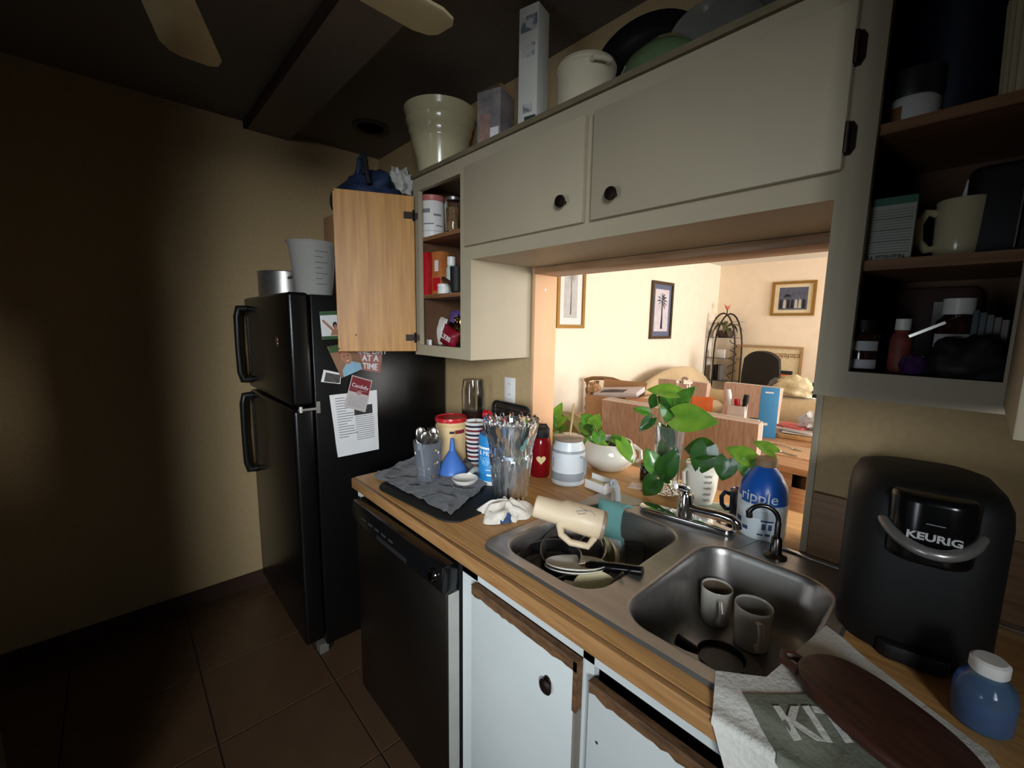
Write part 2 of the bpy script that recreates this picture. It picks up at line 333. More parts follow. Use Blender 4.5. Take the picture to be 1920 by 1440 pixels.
ob('latch_recess', B().box((-1.3,-.0487,.80),(-1.1,-.042,.816)), BLACKM, pn)
for k in range(5): ob('button', B().box((-1.42+.05*k,-.0468,.826),(-1.39+.05*k,-.04,.834)), M('dark_grey_plastic', (46,46,48), .4), pn)
ob('kick_plate', B().box((-1.51,.05,.0),(-.916,.07,.1)), BLACKM, dw, Ld)
bc = T('base_cabinet', 'white painted sink base cabinet with worn brown door edges', 'cabinet', (-.1,.35,0)); Lb = (.1,-.35,0)
b = B()
bx0, bx1 = -.905, XR-.002
for x0, x1 in ((bx0,-.838),(-.486,-.458),(-.09,-.062),(.32,.348),(.74,XR-.002)): b.box((x0,.018,.1),(x1,.036,ZC-.04))
b.box((bx0,.018,.84),(bx1,.036,ZC-.04)).box((bx0,.018,.1),(bx1,.036,.14))
ob('face_frame', b, CABL, bc, Lb, smooth=0, weld=False)
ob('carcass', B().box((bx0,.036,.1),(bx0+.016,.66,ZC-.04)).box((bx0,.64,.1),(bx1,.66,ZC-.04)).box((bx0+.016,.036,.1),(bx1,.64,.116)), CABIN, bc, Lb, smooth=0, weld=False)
ob('toe_kick', B().box((bx0,.09,0),(bx1,.11,.1)), BLACKM, bc, Lb)
def ragged(x0, x1, z0, z1, seed, n=26):      # jagged strip of bare wood along the top of a door
    top = [(x0+(x1-x0)*i/n, z1) for i in range(n+1)]
    bot = [(x1-(x1-x0)*i/n, z0+.008*noise.noise((i*.9, seed, 0))+.004*noise.noise((i*2.3, seed, 4))) for i in range(n+1)]
    return bot + top
for k, (x0, x1, zt_) in enumerate(((-.84,-.486,.839),(-.456,-.09,.818),(-.06,.32,.82),(.35,.74,.82))):
    d = ob('door', B().box((x0,-.002,.12),(x1,.016,zt_)), CABL, bc, Lb, bev=.003)
    pl = ragged(x0+.002, x1+.0005, zt_-.024, zt_-.001, k+1)
    n = len(pl)//2
    bb = B()
    for i in range(n-1): bb.add([(pl[i][0],-.0032,pl[i][1]),(pl[i+1][0],-.0032,pl[i+1][1]),(pl[2*n-2-i][0],-.0032,pl[2*n-2-i][1]),(pl[2*n-1-i][0],-.0032,pl[2*n-1-i][1]),(pl[i][0],.01,pl[i][1]),(pl[i+1][0],.01,pl[i+1][1]),(pl[2*n-2-i][0],.01,pl[2*n-2-i][1]),(pl[2*n-1-i][0],.01,pl[2*n-1-i][1])], [(0,1,2,3),(0,4,5,1)])
    bb.box((x0,zt_ and -.003,zt_),(x1,.014,zt_+.0015))
    e = ob('worn_edge', bb, RAW, d, smooth=0); e['label'] = 'chipped bare brown wood along the door top'
    if k == 0: ob('worn_side', B().box((x1-.009,-.0032,zt_-.115),(x1+.0012,.016,zt_-.0005)).m(1).box((x1-.006,-.0028,.14),(x1+.0008,.016,zt_-.115)), [RAW, M('grey_worn_paint', (120,116,106), .8)], d, smooth=0)
    kx = x1-.078 if k % 2 == 0 else x0+.07
    if k != 1:
        kb = ob('knob', B().lathe([(.010,0),(.012,.003),(.0165,.005),(.0175,.008),(.014,.011),(.006,.0125),(0,.0125)], 24, (kx,-.003,zt_-.104), (0,-1,0)), BRONZE, d)
        ob('back_plate', B().lathe([(.012,0),(.011,.003)], 20, (kx,-.003,zt_-.104), (0,-1,0), fn=lambda t, z: 1+.9*abs(math.sin(t))**3), BRONZE, d)
    else: ob('screw_hole', B().lathe([(.003,0),(.003,.0006)], 10, (-.43,-.003,.70), (0,-1,0)), INK, d)
# ================================================================== sink
sk = T('kitchen_sink', 'double-bowl stainless steel drop-in sink full of dishes', 'sink', ((SX0+SX1)/2,(SY0+SY1)/2,ZC)); Ls = (-(SX0+SX1)/2,-(SY0+SY1)/2,-ZC)
def fillplate(outer, holes, z):
    bm = bmesh.new(); es = []
    for lp in [outer]+holes:
        vs = [bm.verts.new((x, y, z)) for x, y in lp]
        es += [bm.edges.new((vs[i], vs[(i+1) % len(vs)])) for i in range(len(vs))]
    bmesh.ops.triangle_fill(bm, use_beauty=True, use_dissolve=False, edges=es)
    bm.verts.index_update(); r = ([tuple(v.co) for v in bm.verts], [tuple(v.index for v in f.verts) for f in bm.faces]); bm.free(); return r
BW = [(-.842,.095,-.530,.545), (-.462,.095,-.163,.552)]
b = B(); ZR = ZC+.006
outer = rrect(SX0+.012, SY0+.012, SX1-.012, SY1-.012, .035, 8)
b.add(*fillplate(outer, [rrect(x0-.008, y0-.008, x1+.008, y1+.008, .083, 8) for x0, y0, x1, y1 in BW], ZR))
def loft(b, rings):
    n = len(rings[0]); vs = [v for r in rings for v in r]
    return b.add(vs, [(j*n+i, j*n+(i+1) % n, (j+1)*n+(i+1) % n, (j+1)*n+i) for j in range(len(rings)-1) for i in range(n)])
loft(b, [[(x,y,ZR) for x,y in outer], [(x,y,ZR+.001) for x,y in rrect(SX0+.006,SY0+.006,SX1-.006,SY1-.006,.04,8)], [(x,y,ZC+.0005) for x,y in rrect(SX0,SY0,SX1,SY1,.045,8)]])
ob('rim', b, STEEL, sk, Ls, smooth=40)
ob('deck_ridge', B().tube([(-.74,.56,ZR),(-.735,.605,ZR),(-.69,.66,ZR)], .0018, 6), STEEL, sk, Ls)
ob('deck_ridge', B().tube([(-.40,.56,ZR),(-.385,.6,ZR),(-.37,.655,ZR)], .0018, 6), STEEL, sk, Ls)
for x0, y0, x1, y1 in BW:
    b = B(); rg = []
    for ins, dz, rad in ((-.008,0,.083),(-.003,-.001,.078),(0,-.005,.075),(.004,-.02,.075),(.012,-.11,.078),(.02,-.14,.08),(.034,-.157,.085),(.06,-.165,.08)):
        rg.append([(x, y, ZR+dz) for x, y in rrect(x0+ins, y0+ins, x1-ins, y1-ins, min(rad, (x1-x0)/2-ins-.005), 8)])
    loft(b, rg); n = len(rg[0]); b.add([((x0+x1)/2,(y0+y1)/2,ZR-.169)] + rg[-1], [(0, i+1, (i+1) % n+1) for i in range(n)])
    bs_ = ob('basin', b, STEEL, sk, Ls, smooth=60)
    ob('drain', B().lathe([(.042,0),(.042,.003),(.034,.003),(.03,-.002),(0,-.004)], 28, ((x0+x1)/2,(y0+y1)/2,ZR-.1685), cap0=False), CHROME, bs_)
ZB = ZR-.166      # basin floor
# faucet
P = Vector((-.567,.622,ZR+.0005))
fa = T('faucet', 'chrome single-lever faucet on a long oval base plate behind the sink', 'faucet', P, R_(9))
st = [(.115*s+.03*math.cos(t), .03*math.sin(t)) for s, a, e in ((1,-90,90),(-1,90,270)) for t in [R_(a+(e-a)*i/12) for i in range(13)]]
ob('base_plate', B().prism(st, 0, .018), CHROME, fa, bev=.005, seg=3)
ob('body', B().lathe([(.027,.018),(.025,.03),(.024,.075),(.02,.09),(.01,.098),(0,.099)], 28), CHROME, fa)
sp = ob('spout', B().tube([(.01,-.005,.05),(.05,-.012,.052),(.1,-.016,.056),(.135,-.018,.054),(.148,-.018,.044),(.15,-.018,.03)], [.014,.0125,.012,.013,.0135,.0135], 14), CHROME, fa)
ob('lever', B().tube([(0,0,.092),(0,-.012,.108),(-.012,-.03,.118),(-.02,-.045,.121)], [.014,.013,.012,.009], 12), CHROME, fa)
P = at(1453,1043,'z',ZR)
gt = T('dispenser_tap', 'slim dark gooseneck filter tap at the sink corner', 'tap', P, R_(0))
GUN = M('gunmetal', (86,82,80), .25, 1)
ob('flange', B().lathe([(.028,0),(.028,.004),(.022,.008),(.015,.012),(.013,.05),(.009,.056),(0,.056)], 28), GUN, gt)
dx = Vector((-.92,-.4,0)).normalized()
pts = [Vector((0,0,.05)), Vector((0,0,.092))]
for i in range(13):
    a = R_(180*i/12*.88); pts.append(Vector((0,0,.096)) + dx*(.036-.036*math.cos(a)) + Vector((0,0,.038*math.sin(a))))
ob('neck', B().tube(pts, [.0075]*2+[.0062]*13, 12), GUN, gt)
ob('nozzle', B().tube([pts[-1]+Vector((0,0,.003)), pts[-1]+dx*-.002+Vector((0,0,-.014))], .008, 12), BLACKM, gt)
# ================================================================== fridge
fg = T('refrigerator', 'black top-freezer refrigerator with papers stuck to its side', 'refrigerator', (-2.27,.27,0)); Lf = (2.27,-.27,0)
FX0, FX1, FT = -2.675, -1.9, 1.637
ob('cabinet_body', B().box((FX0,-.03,.035),(FX1,.63,FT-.006)), FRID, fg, Lf, bev=.006)
fd = ob('freezer_door', B().box((FX0,-.118,1.165),(FX1,-.034,FT)), FRID, fg, Lf, bev=.016, seg=4)
rd = ob('fresh_food_door', B().box((FX0,-.118,.07),(FX1,-.034,1.15)), FRID, fg, Lf, bev=.016, seg=4)
HG = M('handle_plastic', (30,29,28), .35)
def handle(d, z0, z1):
    ob('handle', B().tube([(-2.615,-.118,z0+.02),(-2.617,-.155,z0+.02),(-2.617,-.165,z0+.06),(-2.617,-.168,(z0+z1)/2),(-2.617,-.165,z1-.06),(-2.617,-.155,z1-.02),(-2.615,-.118,z1-.02)], [.019,.019,.016,.014,.016,.019,.019], 12).box((-2.64,-.122,z0+.06),(-2.60,-.117,z1-.06)), [HG], d)
handle(fd, 1.19, 1.60); handle(rd, .70, 1.145)
ob('emblem', B().lathe([(.022,0),(.02,.003)], 24, (-2.08,-.118,1.43), (0,-1,0), fn=lambda t, z: .55+.45*abs(math.sin(t))), M('dull_badge', (120,84,70), .35, .4), fd)
ob('hinge_bracket', B().box((FX1-.001,-.1,1.145),(FX1+.004,-.012,1.155)).box((FX1-.001,-.028,1.13),(FX1+.006,-.012,1.18)).tube([(FX1+.002,-.09,1.14),(FX1+.002,-.09,1.165)], .008), M('pale_metal', (190,188,182), .35, .8), fg, Lf)
ob('toe_grille', B().box((FX0+.02,-.028,.0),(FX1-.02,-.0,.06)), BLACKM, fg, Lf)
ob('foot', B().box((FX1-.05,-.06,.0),(FX1-.005,-.02,.045)), M('grey_foot', (110,106,100), .5), fg, Lf)
# papers on its side (plane x = FX1)
def sheet(name, corners, label, mat, cat, off=.0015, th=.0006, curl=0):
    """corners tl,tr,br,bl given as photo pixels on the fridge side"""
    Q = [at(u, v, 'x', FX1+off) for u, v in corners]; o = (Q[0]+Q[1]+Q[2]+Q[3])/4
    def pt(u, v, d=0):
        p = (Q[3]*(1-u)+Q[2]*u)*(1-v) + (Q[0]*(1-u)+Q[1]*u)*v
        return Vector((p.x+d+curl*(.5+.5*noise.noise((u*3, v*3, 2))) + curl*2*max(0, .2-v)*(1-u), p.y, p.z)) - o
    e = tag(ob(name, B().grid(lambda u, v: pt(u, v), 10, 10, thick=th), mat), label, cat); e.location = o
    return e, pt
def rects(e, pt, rs, mat, name='print', d=.0008):
    b = B()
    for u0, v0, u1, v1 in rs: b.grid(lambda u, v: pt(u0+(u1-u0)*u, v0+(v1-v0)*v, d), 4, 2, thick=.0003)
    return ob(name, b, mat, e)
def polyp(e, pt, pl, mat, name='print', d=.0012):
    n = len(pl); c = (sum(p[0] for p in pl)/n, sum(p[1] for p in pl)/n)
    return ob(name, B().add([pt(*c, d)]+[pt(x, y, d) for x, y in pl], [(0, i+1, (i+1) % n+1) for i in range(n)]), mat, e)
def ell(cx, cy, rx, ry, n=18): return [(cx+rx*math.cos(2*math.pi*i/n), cy+ry*math.sin(2*math.pi*i/n)) for i in range(n)]
e, pt = sheet('letter_sheet', ((617,741),(706,731),(710,842),(633,857)), 'creased typed letter with a small picture held on the black fridge side', PAPER, 'paper', curl=.006)
rs = [(.1,.93-.042*k,.1+random.uniform(.3,.42) if k % 5 else .3,.93-.042*k+.012) for k in range(16)] + [(.48,.60-.034*k,.9,.60-.034*k+.01) for k in range(12)]
rects(e, pt, rs, INKG, 'typed_lines'); rects(e, pt, [(.47,.63,.88,.78)], M('dark_newsprint', (60,58,58), .8, var=.5, scale=60), 'picture')
SKIN = M('photo_skin_tone', (176,124,96), .6); GRN = M('photo_green', (62,94,56), .6)
e, pt = sheet('photo_print', ((599,584),(648,582),(649,635),(604,637)), 'photo of someone raising both arms, green bands above and below, on the fridge', PAPER, 'photo')
rects(e, pt, [(0,.0,1,.12)], GRN); rects(e, pt, [(0,.86,1,1)], GRN)
polyp(e, pt, ell(.55,.5,.09,.12), INK); polyp(e, pt, [(.35,.14),(.78,.14),(.68,.36),(.45,.36)], SKIN); polyp(e, pt, ell(.56,.44,.07,.09), SKIN, d=.0016)
for x in (.05, .98): polyp(e, pt, [(.42 if x < .5 else .7,.30),(x,.66),(x+.05 if x < .5 else x-.05,.72),(.48 if x < .5 else .64,.38)], SKIN)
e, pt = sheet('booklet', ((664,655),(718,652),(713,699),(668,692)), 'pink booklet with white block capitals tucked behind the child photo', M('pink_print', (168,112,104), .6, var=.25, scale=14), 'booklet', th=.003)
for s, v in (('ONE DAY',.86),('AT A',.56),('TIME',.2)): text(e, s, .036, PAPER, conv=lambda x, y, z, v=v: pt(.56+x/.13, v+y/.1, .0012+z), bold=.001)
e, pt = sheet('photo_print', ((613,650),(663,640),(683,690),(640,709)), 'tilted photo of a child in a red headband and pale blue shirt on the fridge', M('photo_brown', (150,112,84), .6, var=.3, scale=9), 'photo', off=.005)
polyp(e, pt, [(0,.8),(.5,.75),(.6,1),(.05,1)], GRN); polyp(e, pt, [(.1,0),(.9,0),(.92,.22),(.62,.38),(.42,.38),(.16,.2)], M('pale_blue_print', (140,180,204), .6)); polyp(e, pt, ell(.5,.56,.2,.24), SKIN, d=.0016)
polyp(e, pt, [(.28,.68),(.34,.84),(.5,.9),(.66,.84),(.73,.7),(.6,.76),(.42,.76)], RED, d=.002); 
for x in (.43,.58): polyp(e, pt, ell(x,.6,.03,.02,8), INK, d=.002)
polyp(e, pt, [(.42,.45),(.5,.41),(.6,.45),(.5,.43)], PAPER, d=.002)
e, pt = sheet('photo_magnet', ((607,693),(640,700),(638,720),(602,716)), 'small black-and-white photo magnet below the child photo', PAPER, 'magnet', th=.002)
rects(e, pt, [(.14,.06,.96,.82)], M('grey_photo', (84,80,76), .5, var=.6, scale=60))
e, pt = sheet('greeting_card', ((660,703),(698,714),(685,773),(645,763)), 'maroon and grey card with cursive lettering pinned over the letter', M('card_grey', (188,182,180), .6, var=.1), 'card', off=.009)
rects(e, pt, [(.04,.52,.96,.97)], M('maroon_print', (128,30,42), .55)); text(e, 'Candidly', .024, PAPER, conv=lambda x, y, z: pt(.5+x/.105, .72+y/.15, .0012+z))
rects(e, pt, [(.12,.60,.88,.612)], PAPER); rects(e, pt, [(.1,.40-.05*k,.9,.41-.05*k) for k in range(7)], INKG); polyp(e, pt, ell(.5,.52,.13,.07), M('seal_print', (176,140,132), .6))
# ================================================================== things on the counter, left of the sink
def zz(P, u, v): return ztop(P, u, v) - P[2]
# drying mat and grey cloth
Q = [Vector((-1.478,.02,0)), Vector((-1.02,.06,0)), Vector((-1.04,.34,0)), Vector((-1.46,.40,0))]
def quadp(Q, u, v): return (Q[0]*(1-u)+Q[1]*u)*(1-v) + (Q[3]*(1-u)+Q[2]*u)*v
def rsq(u, v, k=.16):      # square to rounded square
    x, y = 2*u-1, 2*v-1; e = 1-k*.5*(x*x*y*y); return (x*e+1)/2, (y*e+1)/2
mp_ = [quadp(Q, x, y) for x, y in rrect(0, 0, 1, 1, .16, 8)]
mat_o = tag(ob('drying_mat', B().prism([(p.x, p.y) for p in mp_], ZC+.0005, ZC+.0065), BLACKM, bev=.0015), 'black rounded dish drying mat on the wooden counter', 'mat')
GREY = M('charcoal_cloth', (82,84,88), .95, var=.3, scale=90, bump=.5, sheen=.3)
QC = [at(842,972,'z',ZC), at(935,905,'z',ZC), at(850,842,'z',ZC), at(700,893,'z',ZC)]
QC = [Vector((p.x,p.y,0)) for p in (at(700,897,'z',ZC), at(845,972,'z',ZC), at(925,905,'z',ZC), at(830,838,'z',ZC))]
HOLD = [(at(803,900,'z',ZC), .06), (at(848,885,'z',ZC), .08)]
def cloth_z(x, y, u, v):
    z = .0045 + .012*max(0, noise.noise((x*14+2*noise.noise((x*9,y*9,1)), y*14, 3)))**1.2 + .007*abs(noise.noise((x*26, y*30, 1))) + .010*max(0, 1-abs(noise.noise((x*9, y*9, 8)))*9)
    return z
def clothf(u, v):
    p = quadp(QC, u, v); e = noise.noise((u*4, v*4, 5))*.012
    x, y = p.x+e, p.y-e
    return (x, y, ZC+.0068+cloth_z(x, y, u, v))
tag(ob('dish_cloth', B().grid(clothf, 44, 36, thick=.0022), GREY, smooth=80), 'crumpled dark grey cloth spread on the black drying mat', 'cloth')
ZM = ZC+.022
def standing(name, label, cat, u, v, z=ZC+.0005, rz=None, dy=0, group=None):
    P = at(u, v, 'z', z); P.y += dy
    return T(name, label, cat, P, face(P) if rz is None else rz, group), P
# floral plastic cup with cutlery
t, P = standing('floral_cup', 'clear plastic tumbler printed with flowers, crammed with cutlery', 'cup', 803, 898, ZM)
h = zz(P, 800, 826); k = mpp(P); r0, r1 = 19*k, 27*k
ob('cup_wall', B().lathe([(r0*.2,.001),(r0,.0),(r0*1.05,.004),(r1,h),(r1-.0018,h),(r0*1.0,.006),(r0*.2,.006)], 36, cap0=True), CLEARP, t)
fm = [M('yellow_print', (206,170,70), .6), M('pink_print2', (206,130,130), .6), PAPER, M('green_print', (90,120,80), .6)]
for i in range(26):
    th = random.uniform(-1.5, 1.5); z = random.uniform(.1, .85)*h; r = r0+(r1-r0)*z/h+.0006; s = random.uniform(.003, .007)
    b = B(); n = 5
    vs = [(math.sin(th)*(r+.0003), -math.cos(th)*(r+.0003), z)]
    for a in range(15):
        q = s*(.55+.45*abs(math.cos(a*math.pi/15*5))); ang = 2*math.pi*a/15
        t2 = th+q*math.cos(ang)/r; vs.append((math.sin(t2)*r, -math.cos(t2)*r, z+q*math.sin(ang)))
    ob('flower_print', b.add(vs, [(0, a+1, (a+1) % 15+1) for a in range(15)]), fm[i % 4], t)
def spoon(b, L=.19, w=.021):
    b.tube([(0,0,0),(0,.002,L*.3),(0,0,L*.7)], [.004,.003,.0024], 6)
    return b.lump((0,0,L*.84), (w,.006,L*.17), 1, 0, n=14, k=8, flat=False)
def fork(b, L=.19):
    b.tube([(0,0,0),(0,.002,L*.3),(0,0,L*.68)], [.004,.003,.003], 6); b.cbox((0,0,L*.74), (.02,.002,L*.1))
    for i in range(4): b.tube([(-.0085+.0057*i,0,L*.78),(-.0085+.0057*i,-.003,L*.99)], [.0019,.0011], 5)
    return b
CUT = M('cutlery_steel', (190,186,178), .2, 1, var=.1)
spoon_me = fork_me = None
cut = [(0,-.02,.004,'s'),(.012,.01,-.008,'s'),(-.014,.01,.006,'f'),(.004,.014,.01,'f'),(-.004,-.012,-.01,'f'),(.018,-.004,.014,'s'),(-.019,-.006,-.004,'s')]
for i, (x, y, ph, kd) in enumerate(cut):
    L = h*1.22*(1+.07*math.sin(i*2.3))
    b = spoon(B(), L) if kd == 's' else fork(B(), L)
    o = ob('teaspoon' if kd == 's' else 'dinner_fork', b, CUT)
    tag(o, 'steel teaspoon standing bowl-up in the floral tumbler' if kd == 's' else 'steel fork standing tines-up in the floral tumbler', 'spoon' if kd == 's' else 'fork', 'spoons in the floral tumbler' if kd == 's' else 'forks in the floral tumbler')
    o.location = P + Vector((x*.45, y*.45, .009)); o.rotation_euler = (-y*4.5, x*6, face(P)+ph*20)
o = ob('spatula', B().tube([(0,0,0),(0,0,h*.7)], .004, 6).prism([(-.012,h*.7),(.012,h*.7),(.013,h*1.12),(.004,h*1.22),(-.013,h*1.16)], -.0015, .0015, 'y'), WHITEP); tag(o, 'white plastic spreader leaning in the floral tumbler', 'spreader'); o.location = P+Vector((-.014,-.006,.009)); o.rotation_euler = (0,-.12,face(P))
# blue funnel standing mouth down
t, P = standing('funnel', 'blue plastic funnel standing mouth down on the grey cloth', 'funnel', 848, 884, ZM)
k = mpp(P); h = zz(P, 845, 822); R0 = 28*k
BLU = M('blue_plastic', (72,118,196), .4, var=.06)
ob('cone', B().lathe([(R0,0),(R0,.006),(R0*.96,.012),(.014,h*.62),(.0125,h*.63),(.0125,h*.63)], 40, cap0=False, cap1=False), BLU, t)
ob('spout', B().lathe([(.0125,h*.63),(.007,h),(.0055,h),(.0105,h*.63)], 24, cap0=False, cap1=False), BLU, t)
# coffee canister with red lid
t, P = standing('coffee_canister', 'beige coffee canister with red lid behind the blue funnel', 'canister', 846, 866)
k = mpp(P); h = zz(P, 846, 782); R0 = 29*k
BEI = M('beige_plastic', (222,192,142), .42, var=.08)
ob('canister_body', B().lathe([(R0*.9,0),(R0*.96,.006),(R0*.94,h*.45),(R0*.98,h*.5),(R0*.98,h*.85),(R0*.9,h*.88),(R0*.92,h-.012)], 40), BEI, t)
ob('lid', B().lathe([(R0*1.0,h-.014),(R0*1.02,h-.004),(R0*.98,h+.004),(R0*.9,h+.004),(R0*.88,h),(0,h)], 40), RED, t)
ob('label_patch', patch(R0*.98, .25, 1.0, h*.7, h*.78), M('maroon_print', ), t); ob('label_text_block', patch(R0*.98, -.1, .22, h*.71, h*.76), INK, t)
# striped paper cup
t, P = standing('striped_cup', 'tall cup with navy, maroon and white stripes', 'cup', 891, 866)
k = mpp(P); h = zz(P, 888, 790); r0, r1 = 14*k, 20*k
prof = []; ms = []; N = 19
for i in range(N):
    z0, z1 = h*i/N, h*(i+1)/N
    prof.append((r0+(r1-r0)*z0/h, z0)); ms.append([0,1,0,2][i % 4])
prof += [(r1,h),(r1+.0012,h+.002),(r1-.002,h+.002),(r1-.003,h-.01),(0,h-.03)]; ms += [0,0,0,3,3]
ob('cup_wall', B().lathe(prof, 36, mats=ms), [PAPER, M('navy_print', (24,26,44), .5), M('maroon_print2', (120,34,44), .5), M('tan_inside', (150,130,100), .6)], t)
o = ob('drinking_straw', B().tube([(0,0,0),(.004,0,.06)], .0025, 8), GLASS); tag(o, 'clear straw sticking out of the striped cup', 'straw'); o.location = P+Vector((0,0,h-.028))
# tin and upturned glass behind
P = Vector((-1.60,.585,ZC+.0005)); t = T('coffee_tin', 'dark round tin behind the beige coffee canister', 'tin', P)
ob('tin_body', B().lathe([(.05,0),(.052,.003),(.052,.195),(.054,.2),(0,.2)], 32), M('dark_tin', (58,40,32), .35, .4), t)
P2 = P+Vector((0,0,.2005)); k = mpp(P2); h = ztop(P2, 885, 711)-P2.z
t = T('drinking_glass', 'upturned clear drinking glass on the dark tin by the wall', 'glass', P2)
ob('glass_wall', B().lathe([(.052,0),(.053,h*.6),(.046,h),(0,h),(0,h-.008),(.043,h-.006),(.05,h*.6),(.049,0)], 40, cap0=False, cap1=False), GLASS, t)
# red scoop lying across the tops
P = at(918,781,'y',.50); t = T('jar_gripper', 'red plastic jar gripper standing behind the striped cup', 'kitchen tool', (P.x,P.y,ZC+.0005), face(P))
hh = P.z-ZC
ob('base_jar', B().lathe([(.028,0),(.03,.004),(.03,hh-.04),(.02,hh-.02),(0,hh-.02)], 28), M('dark_red_glass', (90,20,24), .2), t)
ob('grip', B().tube([(-.03,0,hh+.012),(-.012,0,hh+.01),(.012,0,hh-.006),(.045,0,hh-.018)], [.014,.02,.017,.011], 14), RED, t)
# black mesh rack against the wall
P0, P1 = at(922,752,'y',.60), at(989,766,'y',.60)
t = T('mesh_grill', 'black rounded tabletop mesh grill leaning by the outlet', 'grill', ((P0.x+P1.x)/2,.61,ZC+.0005)); wd = (P1.x-P0.x)/2; hh = P0.z-ZC
pl = rrect(-wd, .006, wd, hh, .025, 6)
ob('frame', B().tube([(x,0,z) for x, z in pl]+[(pl[0][0],0,pl[0][1])], .0065, 8), BLACKM, t)
MESH = M('dark_mesh', (96,84,72), .5, .5, col2=(30,26,24), scale=260, detail=0)
ob('mesh_panel', B().box((-wd+.012,.006,.018),(wd-.012,.010,hh-.012)), MESH, t)
for k_ in range(14): ob('wire', B().tube([(-wd+.01,0,.02+(hh-.03)*k_/13),(wd-.01,0,.02+(hh-.03)*k_/13)], .0013, 5), BLACKM, t)
ob('foot', B().box((-wd*.8,-.03,0),(-wd*.7,.04,.01)), BLACKM, t); ob('foot', B().box((wd*.7,-.03,0),(wd*.8,.04,.01)), BLACKM, t)
# wall outlet
P = at(957,731,'y',WY); t = T('wall_outlet', 'white duplex outlet plate on the tan wall', 'outlet', P)
ob('plate', B().cbox((0,-.003,0), (.07,.006,.115)), WHITEP, t, bev=.002)
for z in (-.024,.024):
    f = ob('socket', B().cbox((0,-.0068,z), (.032,.002,.028)), WHITEP, t, bev=.0006, seg=1)
    for x in (-.006,.006): ob('slot', B().cbox((x,-.0079,z+.004), (.002,.0006,.008)), INK, f)
# collagen tub
t, P = standing('supplement_tub', 'blue supplement tub with white lettering beside the cut-glass vase', 'tub', 927, 903)
k = mpp(P); h = zz(P, 915, 812); R0 = 30*k
CB = M('cyan_label', (38,132,196), .35, var=.05)
ob('tub_body', B().lathe([(R0*.92,0),(R0,.008),(R0,.02),(R0*1.0,.021),(R0*1.0,h*.74),(R0*.96,h*.78)], 40, mats=[1,1,1,0,1,1]), [CB, WHITEP], t)
ob('lid', B().lathe([(R0*.98,h*.78),(R0*.99,h*.80),(R0*.99,h*.95),(R0*.92,h),(0,h)], 40), CB, t)
for s, z, sz_ in (('& PROTEIN',.66,.019),('COLLAGEN',.54,.017),('PEPTIDES',.46,.017)): text(t, s, sz_*h/.15, PAPER if z > .6 else M('pale_blue_ink', (150,200,230), .5), (0,0,z*h), (0,0,-.15), wrap=R0+.0004)
ob('label_badge', patch(R0, -.5, -.05, h*.22, h*.255), PAPER, t); ob('label_fine_print', patch(R0, -.6, .3, h*.33, h*.345), PAPER, t)
# cut-glass vase full of wrapped spoons
t, P = standing('cut_glass_vase', 'tall cut-glass vase stuffed with plastic-wrapped spoons', 'vase', 957, 930)
k = mpp(P); h = zz(P, 955, 790); r0, r1 = 30*k, 47*k
def cut_fn(t_, z):
    a = z/h
    return 1 + (.09*abs(math.cos(8*t_)) if a < .5 else .11*abs(math.cos(6*t_+a*9))) 
ou = [(r0*.9,0),(r0,.006),(r0*.98,h*.03),(r0*1.08,h*.2),(r0*1.22,h*.5),(r0*1.24,h*.56),(r0*1.2,h*.6),(r0*1.26,h*.7),(r1*.92,h*.86),(r1,h)]
b = B(); n = 64
inn = [(r-.005, z+(.02 if i < 2 else 0)) for i, (r, z) in enumerate(ou)][::-1][:-2]
b.lathe(ou, n, fn=lambda t_, z: cut_fn(t_, z), cap1=False)
top = h
vs = []
CRY = M('cut_crystal', (236,244,250), .03, trans=.96, ior=1.5, var=0)
ob('vase_wall', b.lathe([(r1,h),(r1-.005,h)]+[(r-.005,z) for r, z in ou[::-1][1:-2]]+[(0,.022)], n, fn=lambda t_, z: 1+(cut_fn(t_, z)-1)*.3, cap0=False, cap1=False), CRY, t, smooth=12)
for i in range(16):      # scalloped rim points
    a = 2*math.pi*i/16; ob('rim_scallop', B().lump((r1*1.0*math.cos(a), r1*1.0*math.sin(a), h+.004), (.009,.009,.014), i, 0, n=8, k=6, flat=False), GLASS, t)
CEL = M('cellophane', (250,250,250), .12, trans=.9, ior=1.2, var=0); WSP = M('translucent_spoon', (228,222,214), .2, trans=.35, var=.05)
for i in range(9):
    a = i*2.4; rr = .012+.018*((i*7) % 5)/4; L = h*.90+.012*math.sin(i*1.7)
    o = ob('wrapped_spoon', spoon(B(), L, .014), WSP); tag(o, 'plastic spoon in clear wrapper standing in the cut-glass vase', 'spoon', 'wrapped spoons in the cut-glass vase')
    o.location = P+Vector((rr*.5*math.cos(a), rr*.5*math.sin(a), .026)); o.rotation_euler = (-.14*math.sin(a), .14*math.cos(a), a)
# spoon rest
t, P = standing('spoon_rest', 'pale spoon-shaped ceramic rest lying on the grey cloth', 'spoon rest', 872, 906, ZM)
k = mpp(P); R0 = 25*k
d = (at(905,876,'z',ZM)-P); t.rotation_euler = (0,0,math.atan2(d.y, d.x))
ob('bowl', B().lathe([(R0*.45,0),(R0*.8,.006),(R0,.02),(R0*.96,.0215),(R0*.76,.010),(R0*.4,.005),(0,.004)], 36), WHITEC, t)
ob('handle', B().tube([(R0*.9,0,.018),(R0*1.3,0,.022),(R0*1.9,0,.021),(R0*2.4,0,.014)], [.010,.009,.011,.012], 12), WHITEC, t)
